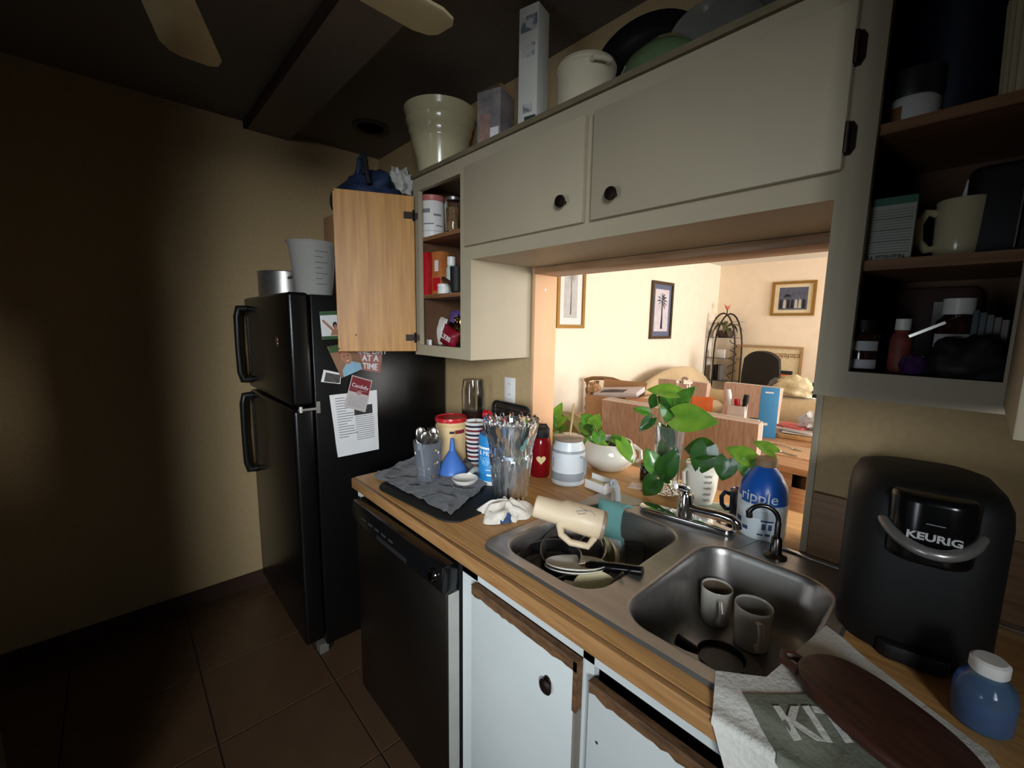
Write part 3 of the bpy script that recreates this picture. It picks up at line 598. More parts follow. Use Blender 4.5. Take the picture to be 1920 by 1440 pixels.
# red bottle with heart
t, P = standing('water_bottle', 'translucent red water bottle with black cap and pale heart', 'bottle', 1012, 890)
k = mpp(P); h = zz(P, 1012, 796); R0 = 19*k
REDT = M('translucent_red', (150,16,24), .15, trans=.35, ior=1.4, var=.1)
ob('bottle_body', B().lathe([(R0*.9,0),(R0,.006),(R0,h*.62),(R0*.92,h*.74),(R0*.8,h*.78)], 36), REDT, t)
cp = ob('cap', B().lathe([(R0*.84,h*.77),(R0*.86,h*.79),(R0*.84,h*.93),(R0*.6,h*.96),(0,h*.96)], 30, fn=lambda a, z: 1+.015*math.cos(20*a)), BLACKM, t)
ob('carry_loop', B().tube([(-R0*.8,0,h*.82),(-R0*1.0,0,h*.9),(-R0*.5,0,h*1.0),(R0*.5,0,h*1.0),(R0*.8,0,h*.9)], .005, 8), BLACKM, cp)
hp = [(16*math.sin(a)**3/17, (13*math.cos(a)-5*math.cos(2*a)-2*math.cos(3*a)-math.cos(4*a))/17) for a in [2*math.pi*i/30 for i in range(30)]]
hs = R0*.5
def hv(x, y): th = x*hs/R0+.1; return (math.sin(th)*(R0+.0006), -math.cos(th)*(R0+.0006), h*.36+y*hs)
ob('heart_print', B().grid(lambda u, v: hv(hp[round(u*30) % 30][0]*v, hp[round(u*30) % 30][1]*v), 30, 5), M('cream_print', (226,206,150), .6), t)
# crumpled rag
P = at(946,966,'z',ZC)
RAG = M('white_terry', (224,216,204), .95, var=.2, scale=70, bump=.5); RAGB = M('blue_terry', (58,82,124), .95, var=.4, scale=60, bump=.4)
t = T('dish_rag', 'crumpled white rag with blue edging at the sink corner', 'rag', (P.x,P.y,ZC+.0005), face(P))
k = mpp(P)
def ragf(u, v, R=46*k, H=.058):
    a = 2*math.pi*u; q = v
    wob = .5*noise.noise((math.cos(a)*1.4, math.sin(a)*1.4, q*1.5))
    fold = .5+.5*math.cos(6*a+7*wob+2.2*q); fold2 = .5+.5*math.cos(13*a+9*wob-5*q)
    r = R*(1-q)*(1+.22*math.sin(3*a+1)+.14*math.sin(5*a+2*wob*3))+.004*math.sin(8*q+a)
    z = .002+H*math.sin(math.pi*.5*q**.75)*(.62+.30*fold*(1-.5*q)+.10*fold2)+.010*fold*(1-q)*q*4*.5
    return (r*math.cos(a)*1.08+.010*q*q, r*math.sin(a)*.82+.006*math.sin(4*a)*(1-q), z)
ob('rag_folds', B().grid(ragf, 120, 26), RAG, t, smooth=80)
for i, (x, y, rz_, L, H) in enumerate(((-.028,-.026,.5,.05,.026),(.022,-.030,-.3,.045,.022),(.0,-.044,.1,.03,.016))):
    c_, s_ = math.cos(rz_), math.sin(rz_)
    def ff(u, v): 
        px_, py_ = (u-.5)*L, .020*math.cos(math.pi*v); zz_ = .002+H*math.sin(math.pi*v)*(.8+.2*math.sin(5*u+i))+.004*math.sin(9*u+3*v)
        return (x+px_*c_-py_*s_, y+px_*s_+py_*c_, max(.001, zz_))
    ob('rag_fold', B().grid(ff, 16, 14, thick=.0025), RAGB if i == 2 else RAG, t, smooth=80)
ob('blue_edging', B().grid(lambda u, v: (-.035+.07*u, -.036-.012*math.sin(math.pi*u)-.01*v, .006+.024*math.sin(math.pi*u)*(1-v)+.003*math.sin(30*u)), 24, 5, thick=.002), RAGB, t, smooth=80)
# white mason mug with straw
t, P = standing('mason_jar_tumbler', 'white jar-shaped tumbler with grey band and clear lid', 'tumbler', 1064, 903)
k = mpp(P); h = zz(P, 1061, 822); R0 = 31*k
ob('jar_body', B().lathe([(R0*.9,0),(R0,.006),(R0,.02),(R0*1.0,.021),(R0*1.0,h*.30),(R0*1.0,h*.31),(R0*1.0,h*.66),(R0*1.0,h*.74),(R0*.98,h*.8),(R0*.84,h*.93),(R0*.82,h)], 44, mats=[0,0,0,1,0,0,0,1,0,0,0,0]), [M('white_enamel', (222,228,232), .3, var=.03), M('grey_band', (156,162,168), .4)], t)
ob('lid', B().lathe([(R0*.88,h*.985),(R0*.9,h*1.0),(R0*.9,h*1.05),(R0*.8,h*1.07),(0,h*1.07)], 40), M('smoked_lid', (190,170,150), .15, trans=.6, ior=1.3), t)
o = ob('handle_print', B().tube([(R0*.72,-R0*.8,h*.68),(R0*.95,-R0*.62,h*.64),(R0*1.0,-R0*.55,h*.5),(R0*1.0,-R0*.55,h*.3),(R0*.9,-R0*.6,h*.2)], [.004,.0055,.006,.0055,.003], 8), _mc['grey_band'], t)
ob('faint_lettering', patch(R0, -1.05, -.98, h*.4, h*.62), INKG, t)
o = tag(ob('drinking_straw', B().tube([(0,0,0),(.012,.004,.16)], .004, 10), M('tan_straw', (214,178,122), .5)), 'tan straw poking up from the white jar tumbler', 'straw'); o.location = P+Vector((.004,0,h*1.075)); o.rotation_euler = (0,0,face(P))
o.scale = (1,1,(ztop(P,1078,757)-P.z-h*1.075)/.16)
# sponge holder
P = at(1116,913,'z',ZR); P.y = .628; P.x = -.90; t = T('sponge_holder', 'white open-top plastic sponge holder behind the left bowl', 'sponge holder', P, R_(-6))
b = B().box((-.048,-.02,0),(.048,.02,.004)).box((-.048,-.02,.004),(.048,-.017,.032)).box((-.048,.017,.004),(.048,.02,.048)).box((.045,-.017,.004),(.048,.017,.04)).box((-.048,-.017,.004),(-.045,.017,.02))
ob('tray', b, WHITEP, t, smooth=0, weld=False); ob('sponge', B().box((-.04,-.014,.0045),(.04,.014,.03)), M('cream_sponge', (226,214,176), .95, var=.3, scale=120, bump=.8), t, bev=.003)
# ================================================================== dishes in the left bowl
STC = M('cream_enamel', (226,204,172), .4, var=.04)
A, E_ = at(1003,948,'z',.985), at(1132,986,'z',.945)
t = T('tumbler', 'cream insulated tumbler with handle lying across the left bowl', 'tumbler', A); L = (E_-A).length
q = (E_-A).normalized().to_track_quat('Z','Y'); t.rotation_mode = 'QUATERNION'; t.rotation_quaternion = q
ob('body', B().lathe([(.0,.006),(.027,.006),(.030,0),(.0325,.003),(.034,L*.36),(.0415,L*.42),(.043,L*.94),(.041,L*.96)], 40), STC, t)
ob('lid', B().lathe([(.0415,L*.96),(.042,L),(.038,L*1.02),(0,L*1.02)], 40), M('taupe_lid', (150,132,112), .4), t)
iq = q.inverted(); dn = iq @ Vector((.25,-.75,-.62)); dn.z = 0; dn.normalize()
ob('handle', B().tube([dn*.034+Vector((0,0,L*.40)), dn*.062+Vector((0,0,L*.46)), dn*.076+Vector((0,0,L*.6)), dn*.072+Vector((0,0,L*.84)), dn*.044+Vector((0,0,L*.9))], [.010,.010,.0095,.0095,.010], 12), STC, t)
up = iq @ Vector((.2,-.5,.85)); up.z = 0; up.normalize(); sd = Vector((0,0,1)).cross(up)
sc = [up*.0435*math.cos(a)+sd*.0435*math.sin(a)+Vector((0,0,L*zf)) for a, zf in ((-.25,.62),(-.1,.72),(.15,.7),(.3,.62),(.15,.58),(0,.66),(-.2,.78),(.1,.84))]
ob('scribble_print', B().tube(sc, .0009, 5), INKG, t)
PANM = M('nonstick_black', (20,19,20), .28, var=.3, scale=30); PANO = M('pan_outside', (70,64,62), .35, .6)
C_ = at(1027,1046,'z',.88)+Vector((0,.0,0)); hdl = at(1205,1071,'z',.932)
def pan(name, label, C_, R, depth, tilt, hend, mats):
    t = T(name, label, 'pan', C_); t.rotation_euler = tilt
    ob('pan_body', B().lathe([(0,-depth),(R*.72,-depth),(R*.9,-depth*.6),(R,-.002),(R+.003,.0),(R,.002),(R*.97,.0),(R*.87,-depth*.6),(R*.68,-depth+.004),(0,-depth+.004)], 48, mats=[1,1,1,2,2,2,0,0,0]), mats+[M('pan_rim_highlight', (140,136,130), .3, .9)], t, smooth=50)  # rim highlight put in as a paler metal ring
    bpy.context.view_layer.update(); e = t.matrix_world.inverted() @ hend; e_ = e.copy(); e_.z = 0; d = e_.normalized()
    return t, d, e
t, d, e = pan('frying_pan', 'black nonstick frying pan propped in the left bowl with its handle over the divider', C_, .092, .035, (R_(10), R_(-4), 0), hdl, [PANM, PANO])
ob('bracket', B().tube([d*.086+Vector((0,0,-.012)), d*.105+Vector((0,0,0)), d*.125+Vector((0,0,.008))], [.011,.008,.008], 10), CHROME, t)
ob('handle', B().tube([d*.118+Vector((0,0,.006)), d*.132+Vector((0,0,.010)), d*.5*(e.xy.length+.125)+Vector((0,0,.5*e.z+.004)), e], [.009,.0125,.0135,.0115], 12), BLACK, t)
ob('rivet', B().lump(d*.082+Vector((0,0,-.014)), (.005,.005,.005), n=10, k=6, flat=False), CHROME, t)
C2 = at(1022,1010,'z',.905) 
t, d, e = pan('saucepan', 'grey-walled saucepan standing behind the black frying pan', Vector((-.728,.275,.892)), .092, .06, (R_(16), R_(4), 0), hdl, [M('dull_grey_pan', (96,90,86), .4, .7), PANO])
def dish(name, label, cat, C_, R, H, rot, mat, flat=False, group=None):
    t = tag(ob(name, B().lathe([(R*.45,0),(R*.5,.003),(R*.8,H*.4),(R,H),(R*.985,H+.002),(R*.77,H*.48),(R*.45,.005),(0,.004)] if not flat else [(R*.5,0),(R*.55,.003),(R*.95,H*.8),(R,H),(R*.985,H+.002),(R*.6,.006),(0,.005)], 48), mat, smooth=50), label, cat, group)
    t.location = C_; t.rotation_euler = rot; return t
dish('dinner_plate', 'white dinner plate tilted in the left bowl, topmost', 'plate', at(1080,1065,'z',.889), .08, .014, Matrix.Rotation(R_(-17),3,_r).to_euler(), WHITEC, True)
dish('dinner_plate', 'white dinner plate tilted in the left bowl, below the top plate', 'plate', at(1078,1071,'z',.879), .08, .014, Matrix.Rotation(R_(-17),3,_r).to_euler(), WHITEC, True)
dish('cereal_bowl', 'off-white cereal bowl holding a fork at the front of the left bowl', 'bowl', at(1118,1100,'z',.89)+Vector((0,0,-.042)), .056, .045, (R_(14),R_(8),0), CREAMC)
P = at(1135,1108,'z',.862); P2 = at(1168,1074,'z',.935)
o = tag(ob('dinner_fork', fork(B(), .17), M('dull_cutlery', (120,116,112), .3, 1)), 'dull fork leaning handle-up out of the cereal bowl', 'fork'); o.location = P2; o.rotation_mode = 'QUATERNION'; o.rotation_quaternion = (P-P2).to_track_quat('Z','Y')
for i in range(2):
    dish('ice_cream_bowl', 'speckled cream bowl nested on its side beside the tumbler, '+('inner one' if i else 'outer one'), 'bowl', at(1128+20*i,1040+6*i,'z',.84), .055, .05, (R_(52),R_(-52),R_(20)), CREAMC)
P = at(1190,1052,'z',.80); t = T('juice_glass', 'short fluted glass at the back corner of the left bowl', 'glass', (P.x,P.y,ZB+.004))
ob('glass_wall', B().lathe([(.026,0),(.032,.09),(.0295,.09),(.024,.008),(0,.008)], 30, fn=lambda a, z: 1+.03*math.cos(12*a)), GLASS, t)
# teal caddy with brush hanging on the back wall of the left bowl
P = at(1150,985,'y',.525); TEAL = M('teal_silicone', (112,168,164), .55, var=.06)
t = T('sink_caddy', 'teal silicone sink caddy with white perforated pocket on the left bowl', 'caddy', (P.x+.008,.505,ZR+.012), R_(12)); t.scale = (1.3,1.2,1.15)
ob('strap', B().grid(lambda u, v: ((u-.5)*(.058+.03*(2*v-1)**2), .022-.034*math.sin(min(1,v*3)*math.pi/2)-.012*v, .004-.085*v+.028*math.sin(math.pi*min(1,v*2.2))*(1 if v < .45 else 0)), 10, 22, thick=.006), TEAL, t, smooth=60)
pk = ob('pocket', B().prism(rrect(-.038,-.034,.038,-.004,.012), -.135, -.072), M('white_perforated', (214,218,220), .45), t, bev=.004)
for i in range(4):
    for j in range(3): ob('drain_hole', B().lathe([(.003,0),(.003,.0006)], 10, (-.024+.016*i,-.0342,-.122+.016*j), (0,-1,0)), INK, pk)
P = Vector((t.location.x-.004,.535,ZR+.004)); bt_ = T('soap_brush', 'grey-handled dish brush with chrome collar standing at the teal caddy', 'brush', P, R_(20))
ob('collar', B().lathe([(.020,0),(.022,.003),(.022,.012),(.017,.016)], 28), CHROME, bt_)
ob('handle', B().tube([(0,0,.012),(0,0,.045),(-.004,0,.066),(-.014,0,.082),(-.02,-.006,.086)], [.013,.010,.011,.013,.014], 14), M('grey_handle', (176,178,176), .4), bt_)
ob('end_ring', B().lathe([(.013,0),(.013,.012),(.009,.012),(.009,.006),(0,.006)], 22, (-.018,-.004,.086), (.55,-.8,.1)), M('grey_handle', ), bt_)
# ================================================================== right bowl
def mug(name, label, C_, R, H, rz, m1, m2, tilt=(0,0)):
    t = T(name, label, 'mug', C_, 0); t.rotation_euler = (tilt[0], tilt[1], rz)
    ob('mug_wall', B().lathe([(R*.86,0),(R*.9,.002),(R*.94,H*.3),(R*1.0,H),(R*.97,H+.002),(R*.92,H-.003),(R*.86,H*.3),(R*.8,.008),(0,.008)], 40, mats=[0,0,0,0,0,1,1,1]), [m1, m2], t, smooth=50)
    ob('handle', B().tube([(0,-R*.95,H*.82),(0,-R*1.35,H*.86),(0,-R*1.62,H*.66),(0,-R*1.55,H*.36),(0,-R*1.2,H*.2),(0,-R*.9,H*.22)], [.007,.0072,.0072,.0072,.007,.0065], 12), m1, t)
    return t
STAIN = M('tea_stained_glaze', (150,128,110), .3, var=.5, scale=18)
P = at(1335,1165,'z',ZB+.002); mug('coffee_mug', 'white mug with brown tea ring in the right bowl, farther from the towel', (P.x,P.y+.015,ZB+.001), .038, .092, face(P)+.25, WHITEC, STAIN)
P = at(1402,1212,'z',ZB+.002); mug('coffee_mug', 'white mug with grey inside in the right bowl, the one nearer the towel', (P.x,P.y+.018,ZB+.001), .042, .10, face(P)+.3, WHITEC, M('grey_glaze', (170,164,154), .3))
P = at(1372,1248,'z',ZB); dish('saucer', 'dark-rimmed saucer under the black lid in the right bowl', 'saucer', Vector((P.x+.005,P.y-.012,ZB+.001)), .06, .012, (0,0,0), M('grey_saucer', (110,106,104), .3), True)
P = at(1345,1232,'z',ZB+.02); t = T('skillet', 'small black skillet lying on the saucer in the right bowl', 'skillet', (P.x+.01,P.y-.005,ZB+.015), R_(0))
ob('disc', B().lathe([(.03,0),(.048,.004),(.052,.018),(.050,.018),(.045,.006),(0,.005)], 36), PANM, t)
d = (at(1278,1212,'z',ZB+.03)-Vector((P.x+.01,P.y-.005,ZB+.03))).normalized()
ob('handle', B().tube([d*.048+Vector((0,0,.014)), d*.075+Vector((0,0,.022)), d*.095+Vector((0,0,.03))], [.008,.012,.013], 10), BLACKM, t)
# ================================================================== behind the sink: vines, cups, bottles
def leafmesh(name, nb=10, na=6, fold=.22, droop=.25):
    b = B()
    def f(u, v):
        s = 2*u-1
        w = .5*(math.sin(math.pi*min(1, (v*.92+.08))**.72)**.9)*(1 if v < .97 else .25)
        lobe = -.10*abs(s)*(1-v)**3*2
        return (v+lobe, s*w, fold*abs(s)*w - droop*v*v + .015*math.sin(9*v+3*s))
    return ob(name, b.grid(f, na, nb, thick=.012), LEAF, smooth=80)
LM = {}
def get_leaf(m):
    if m.name not in LM:
        o = leafmesh('leaf'); o.data.materials.clear(); o.data.materials.append(m); LM[m.name] = o.data; bpy.data.objects.remove(o)
    return LM[m.name]
def put_leaf(parent, base, tip, w, m, yb, yt=None, roll=0):
    a = at(*base, 'y', yb); c = at(*tip, 'y', yb if yt is None else yt); X = c-a; L = X.length; X.normalize()
    n = (CAM-a).normalized()+Vector((0,0,.35)); Y = n.cross(X).normalized(); n = X.cross(Y); rq = Matrix.Rotation(roll, 3, X); Y = rq @ Y; n = rq @ n
    o = bpy.data.objects.new('leaf', get_leaf(m)); COL.objects.link(o); W = w*mpp(a)
    mm = Matrix((X*L, Y*W*1.3, n*L*.6)).transposed().to_4x4(); mm.translation = a-parent.location; o.parent = parent; o.matrix_local = mm
    return a
def stem(parent, pts, y, r=.0022):
    ps = [at(u, v, 'y', yy)-parent.location for (u, v), yy in zip(pts, y if isinstance(y, list) else [y]*len(pts))]
    q = []
    for i in range(len(ps)-1):
        for s in range(4): q.append(ps[i].lerp(ps[i+1], s/4))
    q.append(ps[-1]); 
    for _ in range(2): q = [q[0]]+[(q[i-1]+q[i]*2+q[i+1])/4 for i in range(1, len(q)-1)]+[q[-1]]
    ob('stem', B().tube(q, r, 6), STEM, parent)
# tall clear vase with water and vine
t, P = standing('tall_glass_vase', 'tall clear glass vase of water holding upright vine leaves', 'vase', 1248, 920); PV = P
k = mpp(P); h = zz(P, 1250, 797); R0 = 26*k
ob('vase_wall', B().lathe([(R0*1.0,0),(R0*1.08,.004),(R0*1.05,.02),(R0*.84,h*.12),(R0*.86,h*.5),(R0*1.0,h),(R0*.93,h),(R0*.80,h*.5),(R0*.78,h*.14),(0,h*.1)], 48, cap1=False, fn=lambda a, z: 1+.035*math.cos(12*a)), M('cut_crystal',), t, smooth=20)
ob('water', B().lathe([(R0*.76,h*.145),(R0*.79,h*.5),(R0*.82,h*.62),(0,h*.62)], 32), WATER, t)
for j in range(3):
    for i in range(12):
        a = 2*math.pi*(i+.5*(j % 2))/12; ob('cut_facet', B().lump((R0*1.03*math.cos(a), R0*1.03*math.sin(a), .008+.009*j), (.006,.006,.0055), n=6, k=4, flat=False), GLASS, t)
vp = T('pothos_vine', 'pothos cuttings with large bright leaves rising from the tall glass vase', 'plant', P+Vector((0,0,h*.2)))
y0 = P.y
for pts in ([(1248,880),(1250,820),(1262,770),(1268,738)], [(1245,880),(1252,830),(1255,790),(1270,775)], [(1252,870),(1240,810),(1228,780),(1216,772)], [(1250,870),(1246,810),(1235,760),(1232,746)], [(1252,885),(1258,820),(1262,760),(1270,765)]): stem(vp, pts, y0)
for base, tip, w_, m_, dy, rl in (((1268,737),(1212,726),26,LEAFL,0,.3),((1268,764),(1298,726),26,LEAF,.01,-.2),((1268,782),(1341,790),42,LEAFL,-.04,.2),((1215,773),(1187,765),13,LEAF,-.02,0),((1232,744),(1219,765),19,LEAFD,.02,.2),((1223,784),(1198,808),17,LEAFD,-.02,0),((1262,748),(1246,792),30,LEAF,.01,.3),((1252,742),(1270,778),28,LEAFD,.02,-.3),((1264,752),(1236,752),24,LEAF,.03,.4),((1250,800),(1262,840),18,LEAFD,0,.2),((1246,830),(1240,862),16,LEAF,0,.1)):
    put_leaf(vp, base, tip, w_, m_, y0+dy, y0+dy-.03, rl)
# white cup with script and trailing vine
t, P = standing('script_cup', 'tapered white ceramic cup with script lettering, holding a trailing vine', 'cup', 1312, 940); 
k = mpp(P); h = zz(P, 1313, 868); R0 = 30*k
ob('cup_wall', B().lathe([(R0*.62,0),(R0*.72,.003),(R0*.9,h*.4),(R0,h),(R0*.95,h+.001),(R0*.84,h*.4),(R0*.6,.01),(0,.01)], 40), WHITEC, t, smooth=50)
ob('handle', B().tube([(-R0*.85,-R0*.4,h*.85),(-R0*1.0,-R0*.75,h*.8),(-R0*.95,-R0*.85,h*.5),(-R0*.75,-R0*.6,h*.3)], [.005,.006,.006,.005], 10), WHITEC, t)
for j in range(5):      # illegible script, as pale wiggles
    zc = h*(.78-.15*j); rr = R0*(.92+.1*(zc/h-.4))+.0012; q = []
    for i in range(22):
        a = .15+.5*i/21; q.append((math.sin(a)*rr, -math.cos(a)*rr, zc+.005*math.sin(i*1.9+j)))
    ob('script_line', B().tube(q, .0007, 4), M('faded_grey_ink', (168,166,160), .7), t)
vp = T('pothos_vine', 'trailing pothos vine spilling both ways out of the white script cup', 'plant', P+Vector((0,0,h*.5)))
y1 = P.y
stem(vp, [(1313,905),(1316,868),(1335,858),(1362,862),(1390,865),(1412,864),(1452,848)], [y1,y1,y1-.03,y1-.05,y1-.06,y1-.06,y1-.04]); stem(vp, [(1312,905),(1308,864),(1290,862),(1262,870),(1230,878),(1190,870)], [y1,y1,y1-.04,y1-.06,y1-.07,y1-.06])
stem(vp, [(1310,905),(1306,866),(1280,876),(1250,896),(1238,880)], [y1,y1,y1-.05,y1-.07,y1-.08]); stem(vp, [(1238,880),(1250,905),(1262,925)], y1-.08)
for base, tip, w_, m_, dy, rl in (((1328,842),(1281,838),36,LEAFD,-.03,.2),((1326,838),(1306,892),38,LEAFD,-.05,0),((1310,846),(1342,852),30,LEAFD,-.04,-.2),((1364,861),(1352,902),33,LEAFD,-.06,.1),((1411,864),(1362,836),30,LEAFL,-.06,.2),((1402,866),(1395,897),24,LEAF,-.07,0),((1452,849),(1414,825),22,LEAFL,-.05,.3),((1230,879),(1212,841),28,LEAF,-.09,0),((1246,888),(1268,841),30,LEAFD,-.1,.1),((1232,898),(1204,930),30,LEAFD,-.1,0),((1418,862),(1438,872),20,LEAFL,-.04,0),((1255,900),(1235,892),14,LEAFD,-.09,0)):
    put_leaf(vp, base, tip, w_, m_, y1+dy, y1+dy-.015, rl)
# white teapot-like planter with vine
P = Vector((-1.035,.885,ZC+.0005)); t = T('planter', 'squat white ceramic planter overflowing with vine', 'planter', P, face(P)); k = mpp(P); h = zz(P, 1150, 826); R0 = 50*k
ob('pot', B().lathe([(R0*.55,0),(R0*.62,.004),(R0*.95,h*.35),(R0,h*.55),(R0*.9,h*.85),(R0*.82,h),(R0*.77,h),(R0*.84,h*.82),(R0*.9,h*.5),(R0*.5,.012),(0,.012)], 44, fn=lambda a, z: 1+.018*abs(math.sin(4*a))), WHITEC, t, smooth=50)
ob('soil', B().lathe([(R0*.78,h*.78),(0,h*.8)], 30), M('dark_soil', (50,36,26), .95, var=.5, scale=90, bump=.6), t)
ob('side_ring', B().tube([(R0*.86,-R0*.2,h*.95),(R0*1.12,-R0*.35,h*.8),(R0*1.14,-R0*.4,h*.55),(R0*.98,-R0*.3,h*.4)], .007, 10), WHITEC, t)
vp = T('pothos_vine', 'pothos vine with bunched leaves growing in the squat white planter', 'plant', P+Vector((0,0,h*.8)))
y2 = P.y
for pts in ([(1128,845),(1120,820),(1112,800)], [(1135,845),(1145,822),(1165,830),(1180,850)], [(1130,845),(1115,835),(1105,828)], [(1130,850),(1118,800),(1100,785)]): stem(vp, pts, y2-.02)
for base, tip, w_, m_, dy, rl in (((1115,806),(1084,790),30,LEAF,0,.2),((1112,800),(1122,778),22,LEAFL,0,0),((1108,806),(1086,812),20,LEAFD,-.02,0),((1120,812),(1128,838),20,LEAF,-.04,0),((1110,826),(1098,858),22,LEAF,-.05,.2),((1126,832),(1138,856),18,LEAFL,-.05,0),((1116,836),(1112,862),18,LEAFL,-.06,.2),((1164,828),(1187,868),20,LEAFL,-.07,0),((1150,822),(1176,832),14,LEAF,-.05,.3),((1106,792),(1090,775),20,LEAF,.02,.1)):
    put_leaf(vp, base, tip, w_, m_, y2+dy, y2+dy-.01, rl)
P = Vector((-1.215,.90,ZC+.0005)); t = T('small_planter', 'dark little pot with upright pale vine behind the white jar tumbler', 'planter', P); 
ob('pot', B().lathe([(.032,0),(.034,.003),(.042,.07),(.039,.07),(.03,.01),(0,.01)], 30), M('dark_blue_glaze', (30,36,56), .25), t); ob('soil', B().lathe([(.036,.058),(0,.06)], 24), _mc['dark_soil'], t)
vp = T('young_vine', 'upright pale-green vine cutting beside the passage jamb', 'plant', P+Vector((0,0,.058)))
stem(vp, [(1046,835),(1045,800),(1040,775)], P.y)
for base, tip, w_, m_ in (((1040,785),(1052,757),16,LEAFL),((1045,795),(1062,782),14,LEAFL),((1042,800),(1030,790),12,LEAF),((1044,808),(1062,800),12,LEAF),((1042,815),(1034,826),12,LEAFL),((1044,790),(1036,765),14,LEAF)): put_leaf(vp, base, tip, w_, m_, P.y, P.y-.02)
# dark jar, cards, blue mug
P = Vector((-.845,.875,ZC+.0005)); t = T('brown_jar', 'small dark brown glass jar between the planter and the tall vase', 'jar', P)
ob('jar_body', B().lathe([(.026,0),(.028,.003),(.028,.045),(.024,.052),(0,.052)], 28), M('amber_glass', (50,26,16), .12, coat=.4), t); ob('lid', B().lathe([(.025,.0525),(.026,.055),(.026,.064),(0,.064)], 28), BLACKM, t)
P = at(1335,935,'z',ZC); t = T('picture_card', 'small landscape picture card lying flat behind the faucet', 'card', (-.545,.80,ZC+.0005), R_(30))
ob('card_sheet', B().box((-.075,-.055,0),(.075,.055,.002)), PAPER, t); ob('picture', B().box((-.068,-.048,.002),(.068,.048,.0026)), M('landscape_print', (150,176,178), .5, col2=(120,128,84), scale=16), t)
P = at(1200,915,'z',ZC); t = tag(ob('folded_leaflet', B().box((-.06,-.03,0),(.06,.03,.003)), M('pale_pink_paper', (226,206,196), .8), bev=.0006, seg=1), 'pale folded leaflet lying flat beside the brown jar', 'leaflet'); t.location = (-.80,.79,ZC+.0005); t.rotation_euler = (0,0,.3)
P = at(1392,972,'z',ZC); mug('coffee_mug', 'navy blue mug hidden behind the milk bottle', (-.468,.80,ZC+.0005), .036, .085, R_(-75), M('navy_glaze', (22,30,58), .15), STAIN)
# ripple bottle
t, P = standing('milk_bottle', 'large blue and white plant-milk bottle with brown cap beside the gooseneck tap', 'bottle', 1424, 1000); t.location.y += 0; P = t.location
k = mpp(P); h = zz(P, 1437, 868); R0 = 41*k
RB = M('bottle_blue', (24,84,172), .3, var=.05); RW = M('bottle_white', (214,224,230), .35, var=.04)
prof = [(R0*.88,0),(R0*.98,.008),(R0,.02),(R0,h*.34),(R0,h*.50),(R0*.99,h*.60),(R0*.9,h*.72),(R0*.66,h*.86),(R0*.42,h*.94),(R0*.36,h*.96),(R0*.36,h)]
ob('bottle_body', B().lathe(prof, 48, mats=[1,1,1,1,0,0,0,0,0,1,1]), [RB, RW], t, smooth=50)
ob('white_wave_print', patch(R0, -1.5, -.95, h*.36, h*.56), RW, t)
cp = ob('cap', B().lathe([(R0*.42,h*.965),(R0*.44,h*.97),(R0*.44,h*1.06),(R0*.4,h*1.07),(0,h*1.07)], 36, fn=lambda a, z: 1+.012*math.cos(36*a)), M('tan_cap', (140,112,82), .5), t)
text(t, 'ripple', R0*.68, RW, (0,0,h*.60), (0,0,-.16), wrap=R0+.0012, ext=.0005)
for j in range(8): ob('fine_print', patch(R0, -.62, .5, h*(.42-.014*j), h*(.424-.014*j), th=.0005), INKG, t)
BI = M('blue_print', (50,70,110), .6)
for a0, a1, z0, z1 in ((.0,.5,.285,.31),(-1.15,-.85,.16,.27),(-.75,-.5,.13,.18),(.05,.2,.18,.26),(.3,.45,.18,.26),(-.1,.12,.10,.12),(.2,.4,.10,.13)): ob('label_block', patch(R0, a0, a1, h*z0, h*z1, th=.0005), BI, t)
# ================================================================== right end of the counter
P = Vector((-.048,.522,ZC+.0005)); t = T('coffee_maker', 'black pod coffee maker with silver handle and brand lettering', 'coffee maker', P, R_(10))
KW, KD = .113, .135; kh = 1.243-ZC
def dshape(s=1, fr=1, n=10): 
    return rrect(-KW*s, -KD*s*fr, KW*s, KD*s, .075*s, n)
rings = [[(x,y,z) for x, y in dshape(s)] for s, z in ((.97,0),(1.0,.006),(1.0,kh*.62),(1.0,kh*.8),(.97,kh*.9),(.88,kh*.97),(.7,kh*.995))]
b = loft(B(), rings); n = len(rings[0]); b.add([(0,0,kh)]+rings[-1], [(0, i+1, (i+1) % n+1) for i in range(n)]); b.add(rings[0], [tuple(range(n))])
bd = ob('housing', b, BLACKM, t, smooth=50)
b = B().prism(rrect(-.06,-KD-.03,.06,-KD+.06,.045,8), kh*.60, kh*.97); ob('brew_head', b, BLACK, t, bev=.012, seg=4)
hz = kh*.70
arc = [(.07*math.sin(a), -KD+.055-.1*math.cos(a), hz+.052*(1-math.cos(a*.92))) for a in [R_(-78+156*i/20) for i in range(21)]]
ob('handle', B().tube(arc, [.007]+[.010]*19+[.007], 12), M('silver_plastic', (150,148,144), .3, .6), t)
text(t, 'KEURIG', .018, M('silver_print', (190,190,188), .35), (0,-KD-.0312,hz+.022), FRONT, ext=.0006, sx=1.15, bold=.0006)
ob('display_line', B().box((-.012,-KD-.0312,hz+.045),(.012,-KD-.0302,hz+.0465)), INKG, t)
ob('drip_tray', B().prism(rrect(-.05,-KD-.02,.05,-KD+.02,.018,6), 0, .03), BLACKM, t, bev=.004)
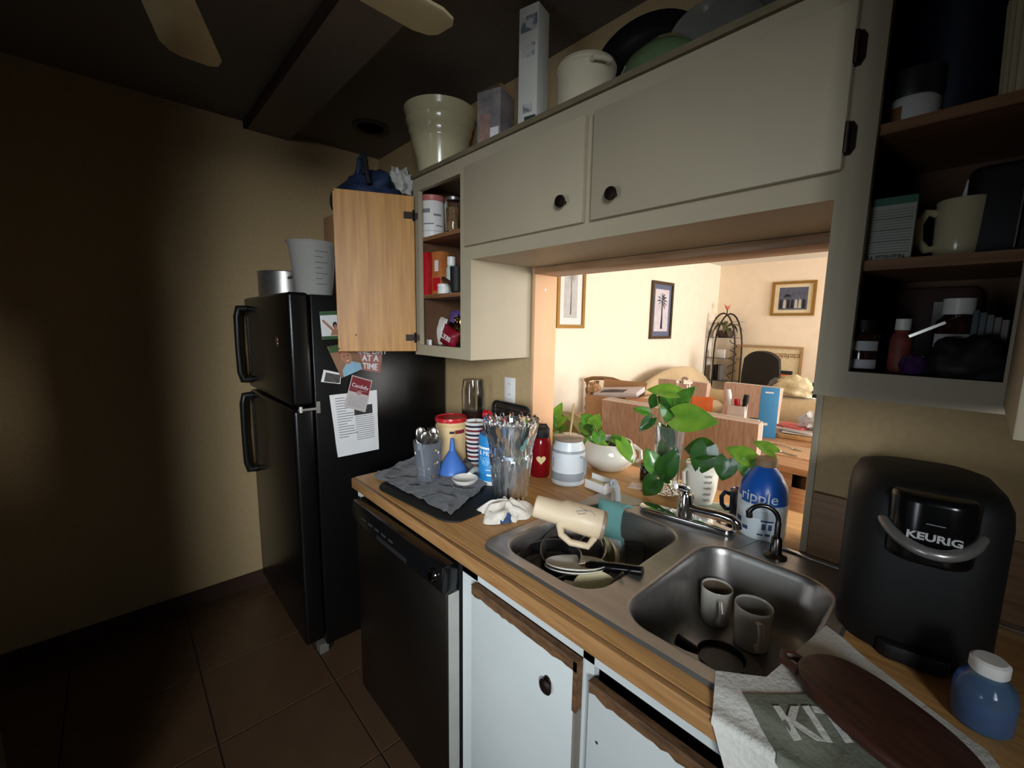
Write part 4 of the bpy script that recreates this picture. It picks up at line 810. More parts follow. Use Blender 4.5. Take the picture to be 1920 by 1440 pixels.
# kitchen towel, draped over the counter edge
TW = M('white_cotton', (214,212,204), .95, var=.12, scale=120, bump=.5); TG = M('sage_print', (120,124,108), .95, var=.12, scale=120, bump=.4)
def drape(px, py, z=0):
    wz = .005 + .005*max(0, noise.noise((px*11, py*11, 2)))
    sm = lambda q: max(0, min(1, q))**2*(3-2*max(0, min(1, q)))
    wz += .009*sm((SX1+.05-px)/.05)*sm((py-SY0+.035)/.04)
    if py > 0: return Vector((px, py, ZC+wz+z))
    return Vector((px, -wz-z-.001+.003*math.sin(px*30), ZC+py+.004*(1 if py < -.01 else 0)))
def pw(pts, u):
    for (a, p), (b_, q) in zip(pts, pts[1:]):
        if u <= b_: s_ = (u-a)/(b_-a); return (p[0]+(q[0]-p[0])*s_, p[1]+(q[1]-p[1])*s_)
    return pts[-1][1]
cpx = lambda u, v: tuple(at(u, v, 'z', ZC+.005))[:2]
TT = [(0, cpx(1341,1266)), (.28, cpx(1436,1278)), (.6, cpx(1548,1180)), (.8, cpx(1625,1238)), (1, (.07,.235))]
TB = [(0, (-.115,-.30)), (1, (.27,-.16))]
def tgrid(u, v): a, b_ = pw(TT, u), pw(TB, u); return drape(b_[0]+(a[0]-b_[0])*v, b_[1]+(a[1]-b_[1])*v)
o = tag(ob('kitchen_towel', B().grid(tgrid, 75, 90, thick=.002), TW, smooth=80), 'white kitchen towel with sage block and white capitals draped off the counter', 'towel')
g0 = Vector((-.199,.061)); gx = Vector((math.cos(R_(48)), math.sin(R_(48)))); gy = Vector((-gx.y, gx.x))
def tw2(x, y, z): p = g0+gx*x+gy*y; return drape(p.x, p.y, z)
ob('sage_block', B().grid(lambda u, v: tw2(.24*u, -.26+.26*v, .003), 90, 90, thick=.0006), TG, o, smooth=80)
text(o, 'KIT', .070, TW, conv=lambda x, y, z: tw2(.030+x, -.052+y, .0046+z), align='LEFT', bold=.002)
# brown paddle board on it
BRN = M('dark_walnut', (74,40,26), .5, col2=(48,26,18), scale=8, stretch=(2,14,14))
P = at(1650,1345,'z',.945); t = T('cutting_board', 'dark brown oval wooden board resting on the towel', 'board', (P.x,P.y,ZC+.022), R_(-28))
ob('board', B().prism([(.118*math.copysign(abs(math.cos(a))**.8, math.cos(a)), .07*math.copysign(abs(math.sin(a))**.8, math.sin(a))) for a in [2*math.pi*i/48 for i in range(48)]], 0, .02), BRN, t, bev=.007, seg=3)
ob('handle_loop', B().tube([(-.108,-.016,.01),(-.128,-.02,.01),(-.137,-.033,.01),(-.127,-.046,.01),(-.098,-.044,.01)], .0075, 10), BRN, t)
# blue bottle
P = Vector((.062,.305,ZC+.0005)); t = T('soap_bottle', 'clear bottle of blue liquid with white cap beside the coffee maker', 'bottle', P); k = mpp(P); h = ztop(P, 1865, 1235)-P.z
ob('bottle_body', B().lathe([(.032,0),(.036,.006),(.036,h*.5),(.032,h*.64),(.02,h*.76),(.018,h*.8)], 36), M('clear_blue_plastic', (150,190,230), .12, trans=.8, ior=1.3, var=0), t)
ob('blue_liquid', B().lathe([(.031,.004),(.034,.01),(.034,h*.45),(0,h*.45)], 32), M('blue_liquid', (20,70,150), .1, trans=.3), t)
ob('cap', B().lathe([(.021,h*.8),(.022,h*.82),(.022,h*.97),(.018,h),(0,h)], 30, fn=lambda a, z: 1+.02*math.cos(24*a)), WHITEP, t)
# ================================================================== things on top of the wall cabinets
ZTT = ZT+.0165
def spot(u, v, y, z): p = at(u, v, 'y', y); return Vector((p.x, y, z))
P = spot(826,260,.5,ZTT); t = T('mixing_bowl', 'large cream ribbed mixing bowl on top of the cabinets', 'bowl', P); k = mpp(P); h = ztop(P, 826, 212)-ZTT; R0 = 66*k
ob('bowl_wall', B().lathe([(R0*.55,0),(R0*.58,.004),(R0*.66,h*.3),(R0*.8,h*.55),(R0*.815,h*.57),(R0*.81,h*.59),(R0*.86,h*.68),(R0*.88,h*.7),(R0*.872,h*.72),(R0*.93,h*.82),(R0*.95,h*.84),(R0*.94,h*.86),(R0*.97,h*.93),(R0,h),(R0*.96,h),(R0*.84,h*.68),(R0*.5,.01),(0,.01)], 56), CREAMC, t, smooth=30)
P = spot(750,320,.47,ZTT); tag(ob('cloth_bundle', B().lump((0,0,.045), (.075,.06,.08), 3, .5, 2.6, 28, 20), M('white_cotton',), smooth=80), 'small bundle of white cloth beside the ribbed mixing bowl', 'cloth').location = P
P = spot(930,215,.45,ZTT); t = T('appliance_box', 'battered printed box with torn lid on top of the cabinets', 'box', P, R_(18)); k = mpp(P); h = ztop(P, 928, 180)-ZTT; wd = 25*k
BX = M('faded_box_print', (150,142,134), .7, col2=(96,92,96), scale=16)
ob('carton', B().box((-wd,-.05,0),(wd,.05,h)), BX, t, bev=.002)
ob('torn_flap', B().add([(-wd,-.05,h),(wd,-.05,h),(wd*.6,-.02,h+.03),(-wd*.9,.02,h+.012),(wd,.05,h),(wd*.95,.04,h+.018)], [(0,1,2,3),(1,4,5,2)]), CARD, t)
ob('printed_panel', B().box((-wd*.8,-.0508,h*.08),(wd*.1,-.05,h*.6)), M('pink_box_print', (166,132,120), .7, var=.4, scale=30), t); ob('printed_panel', B().box((wd*.15,-.0508,h*.05),(wd*.85,-.05,h*.35)), PAPER, t)
P = spot(1000,150,.44,ZTT); t = T('tall_box', 'tall narrow white carton printed with grey flowers on top of the cabinets', 'box', P, R_(14)); k = mpp(P); h = ztop(P, 1000, 22)-ZTT; wd = 20*k
ob('carton', B().box((-wd,-.035,0),(wd,.035,h)), M('white_carton', (204,202,192), .6, var=.06, scale=10), t, bev=.0015)
for z, w_, hh in ((.80,.9,.12),(.6,.7,.1),(.16,.5,.07)): ob('flower_print', B().box((-wd*w_*.9,-.0356,h*z),(wd*w_,-.035,h*(z+hh))), M('grey_flower_print', (186,186,180), .7, col2=(104,110,116), scale=40, contrast=(.4,.55)), t)
ob('green_panel', B().box((-wd*.3,-.0356,h*.03),(wd*.9,-.035,h*.13)), M('dark_green_print', (46,62,50), .6), t)
P = spot(1098,175,.5,ZTT); t = T('casserole_pot', 'cream lidded casserole pot with loop handle on top of the cabinets', 'pot', P); k = mpp(P); h = ztop(P, 1095, 130)-ZTT; R0 = 54*k
CP = M('pale_enamel', (206,196,168), .3, var=.08, scale=12)
ob('pot_body', B().lathe([(R0*.92,0),(R0*.97,.006),(R0,h*.9),(R0*1.03,h*.92),(R0*1.02,h*.97)], 48), CP, t); ld = ob('lid', B().lathe([(R0*1.02,h*.97),(R0*.95,h*1.04),(R0*.5,h*1.14),(0,h*1.16)], 48), CP, t)
ob('lid_knob', B().lathe([(.01,h*1.15),(.009,h*1.2),(.018,h*1.26),(0,h*1.3)], 20), CP, ld)
a = face(P)-math.pi/2+.45; hd_ = Vector((math.cos(a), math.sin(a), 0)); sdv = Vector((-hd_.y, hd_.x, 0))
ob('handle', B().tube([hd_*R0*.98-sdv*.026+Vector((0,0,h*.86)), hd_*R0*1.12-sdv*.024+Vector((0,0,h*.86)), hd_*R0*1.16+Vector((0,0,h*.86)), hd_*R0*1.12+sdv*.024+Vector((0,0,h*.86)), hd_*R0*.98+sdv*.026+Vector((0,0,h*.86))], .008, 10), CP, t)
# wok, glass lids, green dish leaning together
P = spot(1212,100,.565,ZTT)
t = T('wok', 'black wok standing on edge on top of the cabinets', 'wok', P+Vector((0,.0,.155))); t.rotation_euler = (R_(72), 0, R_(20))
ob('wok_shell', B().lathe([(0,-.06),(.06,-.055),(.12,-.03),(.155,0),(.15,.002),(.115,-.025),(.055,-.05),(0,-.055)], 44), PANM, t, smooth=60); ob('handle', B().tube([(.15,0,0),(.19,0,.01),(.2,.02,.01)], .009, 10), BLACKM, t)
P = spot(1250,90,.472,ZTT); t = T('green_dish', 'mottled green glass dish upturned in front of the wok', 'dish', P+Vector((0,0,0)))
ob('dish_shell', B().lathe([(.12,0),(.124,.006),(.106,.05),(.06,.092),(0,.104)], 44), M('green_glass', (88,108,76), .15, coat=.6, var=.2, scale=7), t, smooth=60)
for i in range(2):
    P = spot(1345+40*i,45,.60+.03*i,ZTT); t = T('glass_platter', 'clear glass platter standing on edge behind the green dish, '+('rear one' if i else 'front one'), 'platter', P+Vector((0,0,.125))); t.rotation_euler = (R_(76), 0, R_(25))
    ob('plate', B().lathe([(.06,0),(.065,.003),(.12,.014),(.124,.018),(.121,.02),(.06,.007),(0,.006)], 44), M('grey_glass', (170,170,160), .12, trans=.6), t)
# ================================================================== things on top of the fridge
FZ = FT+.0005
P = spot(500,530,.10,FZ); t = T('stock_pot', 'low steel stock pot on top of the fridge', 'pot', Vector((-2.53,.06,FZ))); P = t.location; k = mpp(P); h = ztop(P, 495, 513)-FZ
ob('pot_wall', B().lathe([(.13,0),(.135,.004),(.135,h),(.138,h+.003),(.131,h+.003),(.131,.006),(0,.006)], 44), STEEL, t)
for s in (-1, 1): ob('handle', B().tube([(s*.134,-.03,h*.75),(s*.165,-.025,h*.8),(s*.168,.025,h*.8),(s*.134,.03,h*.75)], .006, 8), STEEL, t)
P = Vector((-2.12,.06,FZ)); t = T('measuring_pitcher', 'cloudy plastic pitcher with measure marks on top of the fridge', 'pitcher', P, face(P)); k = mpp(P); h = ztop(P, 574, 456)-FZ; R0 = 42*k
ob('pitcher_wall', B().lathe([(R0*.72,0),(R0*.76,.005),(R0*.96,h*.94),(R0*1.06,h),(R0*1.03,h),(R0*.93,h*.93),(R0*.72,.008),(0,.008)], 44), M('cloudy_plastic', (206,204,198), .3, trans=.4, ior=1.3, var=.05), t)
for j in range(7): ob('measure_mark', patch(R0*(.76+.2*(.2+.1*j)), .1, .45 if j % 2 else .7, h*(.2+.1*j), h*(.207+.1*j), th=.002), INK, t)
P = Vector((-1.985,.22,FZ)); t = T('juice_bottle', 'yellowish bottle with dark cap beside the pitcher on the fridge', 'bottle', P); k = mpp(P); h = ztop(P, 636, 487)-FZ
ob('bottle_body', B().lathe([(.036,0),(.04,.005),(.04,h*.85),(.034,h),(.022,h*1.03)], 32), M('pale_amber_plastic', (214,178,120), .35, trans=.2), t); ob('cap', B().lathe([(.024,h*1.03),(.026,h*1.04),(.026,h*1.2),(0,h*1.2)], 26), BLACKM, t)
P = Vector((-2.2,.32,FZ)); t = T('carton', 'tall brown carton on the fridge with a blue bag on it', 'box', P, R_(2)); hB = .405
ob('carton_body', B().box((-.15,-.12,0),(.15,.12,hB)), CARD, t, bev=.003); ob('white_panel', B().box((-.02,-.1208,.02),(.14,-.12,hB*.7)), PAPER, t); ob('side_panel', B().box((.15,-.09,.02),(.1508,.11,hB*.6)), PAPER, t)
P = Vector((-2.16,.32,FZ+hB)); t = T('tote_bag', 'slumped dark blue bag with tied handles on the carton', 'bag', P)
BB = M('navy_fabric', (34,52,84), .7, var=.3, scale=30, bump=.3)
ob('bag_body', B().lump((.06,0,.062), (.235,.13,.115), 5, .35, 1.9, 32, 22), BB, t, smooth=80); 
ob('handle', B().tube([(.10,-.06,.16),(.12,-.06,.22),(.15,-.05,.235),(.17,-.05,.2)], [.012,.01,.014,.01], 8), BB, t); ob('handle', B().tube([(.21,-.08,.14),(.235,-.09,.21),(.25,-.09,.16),(.26,-.08,.08)], [.012,.009,.012,.012], 8), M('black_cord', (24,24,30), .7), t)
# ================================================================== contents of the narrow open cabinet
S1, S2, S3 = 1.4225, 1.6425, 1.8845
P = spot(811,432,.44,S3); t = T('protein_tub', 'white labelled tub with pink lid on the top shelf of the narrow cabinet', 'tub', P, face(P)); k = mpp(P); h = ztop(P, 811, 375)-S3; R0 = 22*k
ob('tub_body', B().lathe([(R0*.94,0),(R0,.004),(R0,h*.18),(R0,h*.19),(R0,h*.9),(R0*.96,h*.92)], 36, mats=[0,0,1,0,0,0]), [WHITEP, M('blue_grey_print', (130,140,160), .5)], t); ob('lid', B().lathe([(R0*1.0,h*.92),(R0*1.04,h*.94),(R0*1.04,h*1.05),(0,h*1.06)], 36), M('dusty_pink', (190,110,104), .4), t)
for z0, z1, a0, a1 in ((.62,.72,-.9,-.2),(.55,.6,.1,.8),(.34,.37,-.8,.1),(.3,.33,.3,1.0)): ob('label_print', patch(R0, a0, a1, h*z0, h*z1), INKG, t)
P = spot(850,425,.42,S3); t = T('glass_jar', 'glass jar with metal lid beside the pink-lidded tub', 'jar', P); k = mpp(P); h = ztop(P, 850, 372)-S3; R0 = 15*k
ob('jar_wall', B().lathe([(R0,0),(R0*1.05,.004),(R0*1.05,h*.85),(R0*.9,h*.92),(R0*.84,h*.92),(R0*.96,h*.82),(R0*.95,.006),(0,.006)], 32), GLASS, t); ob('contents', B().lathe([(R0*.9,.007),(R0*.9,h*.7),(0,h*.72)], 24), M('mixed_grain', (150,120,80), .8, var=.5, scale=160, bump=.5), t); ob('lid', B().lathe([(R0*.92,h*.92),(R0*.94,h),(0,h)], 30), STEEL, t)
def carton(name, label, u, y, z, vt, wpx, dep, mat, rz=0, cat='box', prints=()):
    P = spot(u, vt+20, y, z); t = T(name, label, cat, P, rz); k = mpp(P); h = ztop(P, u, vt)-z; wd = wpx*k/2
    ob('carton', B().box((-wd,-dep/2,0),(wd,dep/2,h)), mat, t, bev=.0015)
    for x0, z0, x1, z1, m_ in prints: ob('printed_band', B().box((-wd+2*wd*x0,-dep/2-.0007,h*z0),(-wd+2*wd*x1,-dep/2,h*z1)), m_, t)
    return t, wd, h
ORN = M('orange_print', (196,116,60), .55, var=.3, scale=30)
carton('tea_box', 'red packet standing at the left of the middle shelf', 800, .40, S2, 474, 15, .04, RED, R_(20))
carton('spice_box', 'orange printed spice box on the middle shelf', 826, .45, S2, 473, 24, .05, ORN, R_(12), prints=((.1,.1,.9,.4,RED),(.3,.55,.7,.8,PAPER)))
P = spot(846,510,.47,S2); t = T('pill_bottle', 'white capped bottle behind the black scoop', 'bottle', P); k = mpp(P); h = ztop(P, 846, 482)-S2
ob('bottle_body', B().lathe([(.02,0),(.022,.003),(.022,h*.7),(.017,h*.75),(.017,h*.78)], 26), M('pale_green_label', (190,206,196), .5), t); ob('cap', B().lathe([(.018,h*.78),(.018,h),(0,h)], 26), WHITEP, t)
P = spot(832,540,.42,S2); t = T('cream_jar', 'squat white jar lying under the black scoop handle', 'jar', P); 
ob('jar_body', B().lathe([(.024,0),(.026,.003),(.026,.026),(.024,.03)], 28), WHITEP, t); ob('lid', B().lathe([(.027,.03),(.027,.043),(0,.043)], 28), WHITEP, t)
P = spot(856,535,.385,S2); t = T('measuring_scoop', 'black measuring scoop with long handle on the middle shelf', 'scoop', P)
ob('cup', B().lathe([(.02,0),(.024,.004),(.026,.1),(.023,.1),(.02,.008),(0,.008)], 28), BLACKM, t); ob('handle', B().tube([(-.018,0,.03),(-.06,0,.047),(-.095,0,.06)], [.009,.008,.010], 10), M('dark_wood_handle', (58,38,28), .5), t)
MAR = M('maroon_foil', (128,20,40), .3, var=.2, scale=20, bump=.2)
P = spot(838,630,.41,S1); t = T('snack_packet', 'maroon snack packet with upside-down white lettering in the narrow cabinet', 'packet', P, R_(8)); t.rotation_euler = (R_(0),R_(24),R_(10))
def pillow(b, w_, h_, d_, seed=1):
    def f(sg): return lambda u, v: ((u-.5)*w_*(1-.06*math.sin(math.pi*v)), sg*d_*(math.sin(math.pi*u)*math.sin(math.pi*v))**.5*(1+.25*noise.noise((u*5, v*5, seed))), h_*v)
    return b.grid(f(-1), 16, 16).grid(f(1), 16, 16)
ob('pouch', pillow(B(), .10, .085, .022), MAR, t, smooth=80); text(t, 'BEET', .030, PAPER, (0,-.0275,.045), (math.pi/2,math.pi,0), ext=.001)
P = spot(818,610,.47,S1); t = tag(ob('paper_pouch', pillow(B(), .09, .13, .02, 4), M('white_kraft', (216,208,198), .7, var=.2, scale=30), smooth=80), 'white paper pouch behind the maroon packet', 'pouch'); t.location = P; t.rotation_euler = (R_(-6),R_(14),0)
P = spot(856,600,.52,S1); t = tag(ob('snack_bag', pillow(B(), .10, .155, .025, 8), M('purple_foil', (108,84,150), .3, var=.3, scale=20, bump=.3), smooth=80), 'purple foil bag at the back of the bottom shelf', 'bag'); t.location = P
P = spot(862,615,.455,S1); t = tag(ob('foil_wrapper', B().lump((0,0,.05), (.04,.035,.07), 11, .7, 3.5, 28, 20), M('gold_foil', (190,160,96), .16, 1, var=.4, scale=30, bump=.8), smooth=25), 'crinkled gold foil wrapper beside the maroon packet', 'wrapper'); t.location = P
P = spot(805,645,.385,S1); t = tag(ob('folded_receipt', B().box((-.028,-.006,0),(.028,.006,.025)), PAPER, bev=.002), 'small folded white packet at the front of the bottom shelf', 'packet'); t.location = P; t.rotation_euler = (0,0,R_(-20))
# ================================================================== contents of the dark right-hand cabinet
R1, R2, R3 = 1.4385, 1.6425, 1.8725
t, wd, h = carton('tea_box', 'upside-down tea carton with a nutrition panel on the middle shelf', 1664, .42, R2, 378, 82, .06, M('pale_grey_board', (176,180,168), .7), R_(4), prints=[(0,.88,1,1,M('teal_green_band', (60,110,92), .6))]+[(.04,.12+.045*j,.96,.128+.045*j,INKG if j % 4 else INK) for j in range(16)])
text(t, 'Nutrition Facts', .0105, INK, (0,-.0312,h*.06), (math.pi/2,math.pi,0))
P = spot(1800,440,.47,R2); mug('tall_mug', 'tall cream mug with big looped handle on the middle shelf', P, .036, .10, R_(-70), CREAMC, STAIN)
o = tag(ob('paper_slip', B().box((-.008,-.0008,0),(.008,.0008,.05)), PAPER), 'white paper slip standing in the tall cream mug', 'paper'); o.location = P+Vector((0,0,.085)); o.rotation_euler = (0,.15,0)
P = spot(1895,400,.50,R2); t = T('mini_blender', 'tall black appliance at the end of the middle shelf', 'appliance', P)
ob('housing', B().prism(rrect(-.055,-.055,.055,.055,.025), 0, .15), BLACKM, t, bev=.01, seg=3); ob('chrome_edge', B().tube([(.01,-.057,.012),(.012,-.057,.14)], .003, 8), CHROME, t)
P = spot(1712,180,.46,R3); t = T('candle_jar', 'white jar with black top and tan label on the upper shelf', 'jar', P); 
ob('jar_body', B().lathe([(.038,0),(.04,.004),(.04,.05),(.036,.056)], 32), WHITEP, t); ob('lid', B().lathe([(.041,.056),(.042,.06),(.042,.10),(.03,.105),(0,.105)], 32), M('dark_lid', (44,42,42), .4), t); ob('label_patch', patch(.04, -1.4, -.2, .012, .04), M('tan_label', (150,104,56), .6), t)
P = spot(1800,90,.52,R3); t = T('blue_bucket', 'dark blue plastic bucket at the back of the upper shelf', 'bucket', P)
ob('bucket_wall', B().lathe([(.05,0),(.054,.004),(.07,.22),(.067,.22),(.052,.008),(0,.008)], 36), M('navy_plastic', (10,17,42), .5), t)
P = Vector((.035,.45,R3+.0005)); t = T('ribbed_canister', 'cream vertically ribbed canister on the upper shelf', 'canister', P)
ob('canister_wall', B().lathe([(.058,0),(.06,.004),(.066,.16),(.063,.16),(.055,.008),(0,.008)], 96, fn=lambda a, z: 1+.022*math.cos(32*a)), CREAMC, t)
AMB = M('amber_glass',)
def pillb(u, y, vt, R0, label, capm, labm, name='vitamin_bottle', z=R1, bodym=AMB):
    P = spot(u, vt+40, y, z); t = T(name, label, 'bottle', P, face(P)); h = ztop(P, u, vt)-z
    ob('bottle_body', B().lathe([(R0*.93,0),(R0,.004),(R0,h*.62),(R0*.85,h*.72),(R0*.6,h*.78),(R0*.6,h*.8)], 32), bodym, t); ob('cap', B().lathe([(R0*.68,h*.8),(R0*.7,h*.81),(R0*.7,h),(0,h)], 32), capm, t)
    for z0, z1 in labm: ob('label_patch', patch(R0, -1.0, 1.0, h*z0, h*z1), M('white_label', (200,202,206), .6), t)
    return t
pillb(1618,.41,600,.026,'brown glass bottle with two white labels in the dark cabinet', BLACKM, ((.08,.25),(.42,.6)))
pillb(1795,.44,560,.030,'amber vitamin bottle with wide white cap in the dark cabinet', WHITEP, ((.12,.55),))
pillb(1690,.415,598,.016,'slim reddish bottle with white squeeze cap in the dark cabinet', WHITEP, (), bodym=M('mottled_red_label', (140,70,60), .6, var=.5, scale=60))
P = spot(1730,640,.40,R1); t = tag(ob('butter_knife', B().box((-.05,-.0015,-.006),(.05,.0015,.006)).tube([(.05,0,0),(.09,0,0)], .005, 8), CUT), 'silver knife slanting up from the bottle tops in the dark cabinet', 'knife'); t.location = spot(1738,618,.395,0)*1; t.location.z = at(1738,618,'y',.395).z; t.rotation_euler = (0,R_(-30),0); t.scale = (.5,1,.4)
P = spot(1712,690,.385,R1); t = tag(ob('purple_ornament', B().lathe([(.006,0),(.016,.006),(.021,.02),(.016,.034),(.006,.04),(0,.041)], 28), M('purple_gloss', (64,36,84), .1, coat=.8)), 'glossy purple knob-shaped trinket on the cabinet floor', 'trinket'); t.location = P
P = spot(1810,690,.385,R1); t = tag(ob('black_pouch', B().lump((0,0,.026), (.052,.026,.045), 21, .4, 2.2, 26, 18), BLACKM, smooth=80), 'slumped black fabric pouch on the cabinet floor', 'pouch'); t.location = P
P = spot(1720,590,.60,R1); t = T('serving_board', 'dark rounded board standing at the back of the dark cabinet', 'board', (P.x,.645,R1)); ob('board', B().prism(rrect(-.09,0,.09,.17,.02), 0, .014, 'y'), BRN, t, bev=.003); ob('paper_note', B().box((.02,-.0008,.08),(.08,0,.14)), M('pale_grey_board',), t)
for i in range(5):
    P = spot(1858+7*i,660,.40+.014*i,R1); t = tag(ob('notebook', B().box((-.004,-.05,0),(.004,.05,.115-.004*i)), M('slate_cover_%d' % i, (70+18*i,84+12*i,92+8*i), .6), bev=.001, seg=1), ['thin dark slate booklet', 'thin grey-blue booklet', 'thin mid-grey booklet', 'thin pale grey booklet', 'thin palest grey booklet'][i]+' standing at the end of the cabinet floor', 'booklet'); t.location = Vector((-.012+.0085*i,.46,R1))
# ================================================================== ceiling fan and downlight
t = T('ceiling_fan', 'five-bladed cream ceiling fan hanging over the kitchen', 'ceiling fan', (-1.06,-.6,2.29))
FANW = M('cream_fan_blade', (222,210,170), .5, var=.05)
ob('motor', B().lathe([(.03,-.08),(.07,-.07),(.11,-.02),(.11,.06),(.06,.09),(.02,.1)], 36), FANW, t); ob('downrod', B().tube([(0,0,.1),(0,0,.3)], .012, 10), FANW, t); ob('canopy', B().lathe([(.03,.25),(.07,.29),(.07,.31),(0,.31)], 28), FANW, t)
for i in range(5):
    o = ob('blade', B().prism([(.17,-.05),(.62,-.075),(.66,-.06),(.675,-.035),(.675,.035),(.66,.06),(.62,.075),(.17,.05)], 0, .008), FANW, t, bev=.002); o.rotation_euler = (R_(8),0,R_(90+72*i))
    ob('blade_arm', B().box((.08,-.02,-.004),(.22,.02,0)), BRONZE, o)
P = at(695,238,'z',CZ); t = T('recessed_downlight', 'dark recessed ceiling downlight beyond the beam', 'light', (P.x,P.y,CZ)); ob('trim_ring', B().lathe([(.09,-.006),(.095,0),(.07,0),(.066,-.006)], 36), M('dark_trim', (34,30,28), .5), t); ob('baffle', B().lathe([(.069,-.003),(0,-.003)], 32), BLACKM, t)
# ================================================================== living room
CHF = M('mauve_brown_velvet', (206,172,152), .9, col2=(178,142,122), scale=10, stretch=(9,9,.8), sheen=.4, bump=.15)
PIPE = M('white_piping', (232,226,218), .7)
DKW = M('dark_chair_wood', (60,38,28), .5)
def parsons(label, x, y, rz, zt_=1.02, w_=.48):
    t = T('dining_chair', label, 'chair', (x,y,0), rz, 'dining chairs around the wooden table'); a = w_/2
    # local: back at y=0 (outer face -Y), seat towards +Y
    bk = ob('backrest', B().grid(lambda u, v: ((u-.5)*w_*(1-.05*(1-v)), .012*math.sin(math.pi*u)*-1-.05*(v**2)*.6, .44+(zt_-.44)*v), 12, 14, thick=-.07), CHF, t, bev=0, smooth=60)
    ob('piping', B().tube([(a*.985,-.032+.0,zt_-.5),(a,-.035,zt_-.02),(a-.02,-.035,zt_)]+[(a-.02-(w_-.04)*i/8,-.038-.012*math.sin(math.pi*i/8),zt_) for i in range(1,9)], .006, 6), PIPE, bk)
    ob('seat', B().box((-a,.0,.38),(a,.46,.47)), CHF, t, bev=.02, seg=3)
    for sx in (-1, 1):
        for yy in (.03, .42): ob('leg', B().tube([(sx*(a-.035),yy,.38),(sx*(a-.03),yy,0)], [.024,.017], 8), DKW, t)
parsons('mauve upholstered dining chair with its back to the pass-through, the one before the cardboard box', -1.505, 1.93, R_(3))
parsons('mauve upholstered dining chair with its back to the pass-through, the one before the blue carton', -.995, 1.95, R_(-3))
parsons('mauve dining chair across the table facing the pass-through, before the long sofa roll', -1.40, 3.62, R_(178), 1.0)
parsons('mauve dining chair across the table facing the pass-through, behind the glass jar', -1.94, 3.38, R_(183), 1.0)
tb = T('dining_table', 'long wooden dining table heaped with boxes and papers', 'table', (-1.35,2.62,0)); TW_ = M('light_oak', (196,150,110), .45, col2=(164,120,84), scale=5, stretch=(1,12,12))
for i in range(6): ob('plank', B().box((-.98,-.56+.187*i,.722),(.86,-.56+.187*i+.184,.76)), TW_, tb, bev=.003, seg=1)
ob('apron', B().box((-.9,-.5,.63),(.78,-.475,.722)).box((-.9,.475,.63),(.78,.5,.722)).box((-.9,-.475,.63),(-.875,.475,.722)).box((.755,-.475,.63),(.78,.475,.722)), TW_, tb, smooth=0, weld=False)
for sx in (-.86, .74):
    for sy in (-.46, .46): ob('leg', B().box((sx-.04,sy-.04,0),(sx+.04,sy+.04,.722)), TW_, tb, bev=.006)
ZD = .7605
def tp(u, v, z=ZD): return at(u, v, 'z', z)
# placemat, cutlery
o = tag(ob('placemat', B().box((-.2,-.15,0),(.2,.15,.004)), M('woven_straw_mat', (206,170,132), .9, var=.2, scale=90, bump=.5)), 'straw placemat at the free end of the dining table', 'placemat'); o.location = (-.72,2.42,ZD); o.rotation_euler = (0,0,.05)
for i, nm in enumerate(('dinner_fork','dinner_knife')):
    o = tag(ob(nm, fork(B(), .19) if i == 0 else B().tube([(0,0,0),(0,0,.1)], .005, 6).box((-.009,-.001,.1),(.009,.001,.2)), CUT), ('fork','knife')[i]+' lying on the straw placemat', ('fork','knife')[i]); o.location = (-.86+.0*i,2.50-.14*i,ZD+.009); o.rotation_euler = (R_(90),0,R_(70))
# cardboard box with lid flaps and stuff
P = Vector((-2.0,2.36,ZD)); t = T('cardboard_box', 'open brown cardboard box on the dining table', 'box', P, R_(8))
b = B().box((-.19,-.15,0),(.19,.15,.006)).box((-.19,-.15,.006),(.19,-.144,.2)).box((-.19,.144,.006),(.19,.15,.2)).box((-.19,-.144,.006),(-.184,.144,.2)).box((.184,-.144,.006),(.19,.144,.2))
ob('box_walls', b, CARD, t, smooth=0, weld=False)
ob('flap', B().add([(-.19,.15,.2),(.19,.15,.2),(.2,.17,.3),(-.19,.17,.3)], [(0,1,2,3)]), CARD, t); ob('flap', B().add([(.19,-.15,.2),(.19,.15,.2),(.30,.15,.23),(.30,-.15,.23)], [(0,1,2,3)]), CARD, t)
P = P+Vector((.03,-.01,.2)); t = T('shoebox_lid', 'pale carton with a grey tray lying on the open cardboard box', 'box', P+Vector((0,0,.001)), R_(14)); t.rotation_euler = (R_(6),R_(-6),R_(14)); ob('lid', B().box((-.17,-.1,0),(.19,.13,.04)), M('pale_lilac_board', (206,196,196), .7), t, bev=.003); ob('grey_insert', B().grid(lambda u, v: (-.12+.2*u, -.08+.1*v, .042+.012*math.sin(math.pi*u)*math.sin(math.pi*v)), 10, 6, thick=.003), M('grey_felt', (90,86,92), .9), t)
o = tag(ob('paper_wad', B().lump((0,0,.03), (.05,.05,.06), 31, .5, 3, 20, 14), CARD, smooth=40), 'crumpled brown paper wad at the corner of the open box', 'paper'); o.location = (-2.165,2.3,ZD+.2); 
P = tp(1175,768); t = T('holiday_card', 'tan greeting card with a fir tree standing by the cardboard box', 'card', (-1.70,2.28,ZD), R_(24)); ob('card_sheet', B().box((-.13,-.002,0),(.13,.002,.215)), M('tan_card', (202,152,118), .8), t); t.rotation_euler = (R_(-8),0,R_(24))
ob('tree_print', B().prism([(-.06,.04),(.06,.04),(.03,.09),(.045,.09),(.018,.135),(.028,.135),(0,.185),(-.028,.135),(-.018,.135),(-.045,.09),(-.03,.09)], -.0027, -.002, 'y'), M('brown_tree_print', (150,96,60), .7), t)
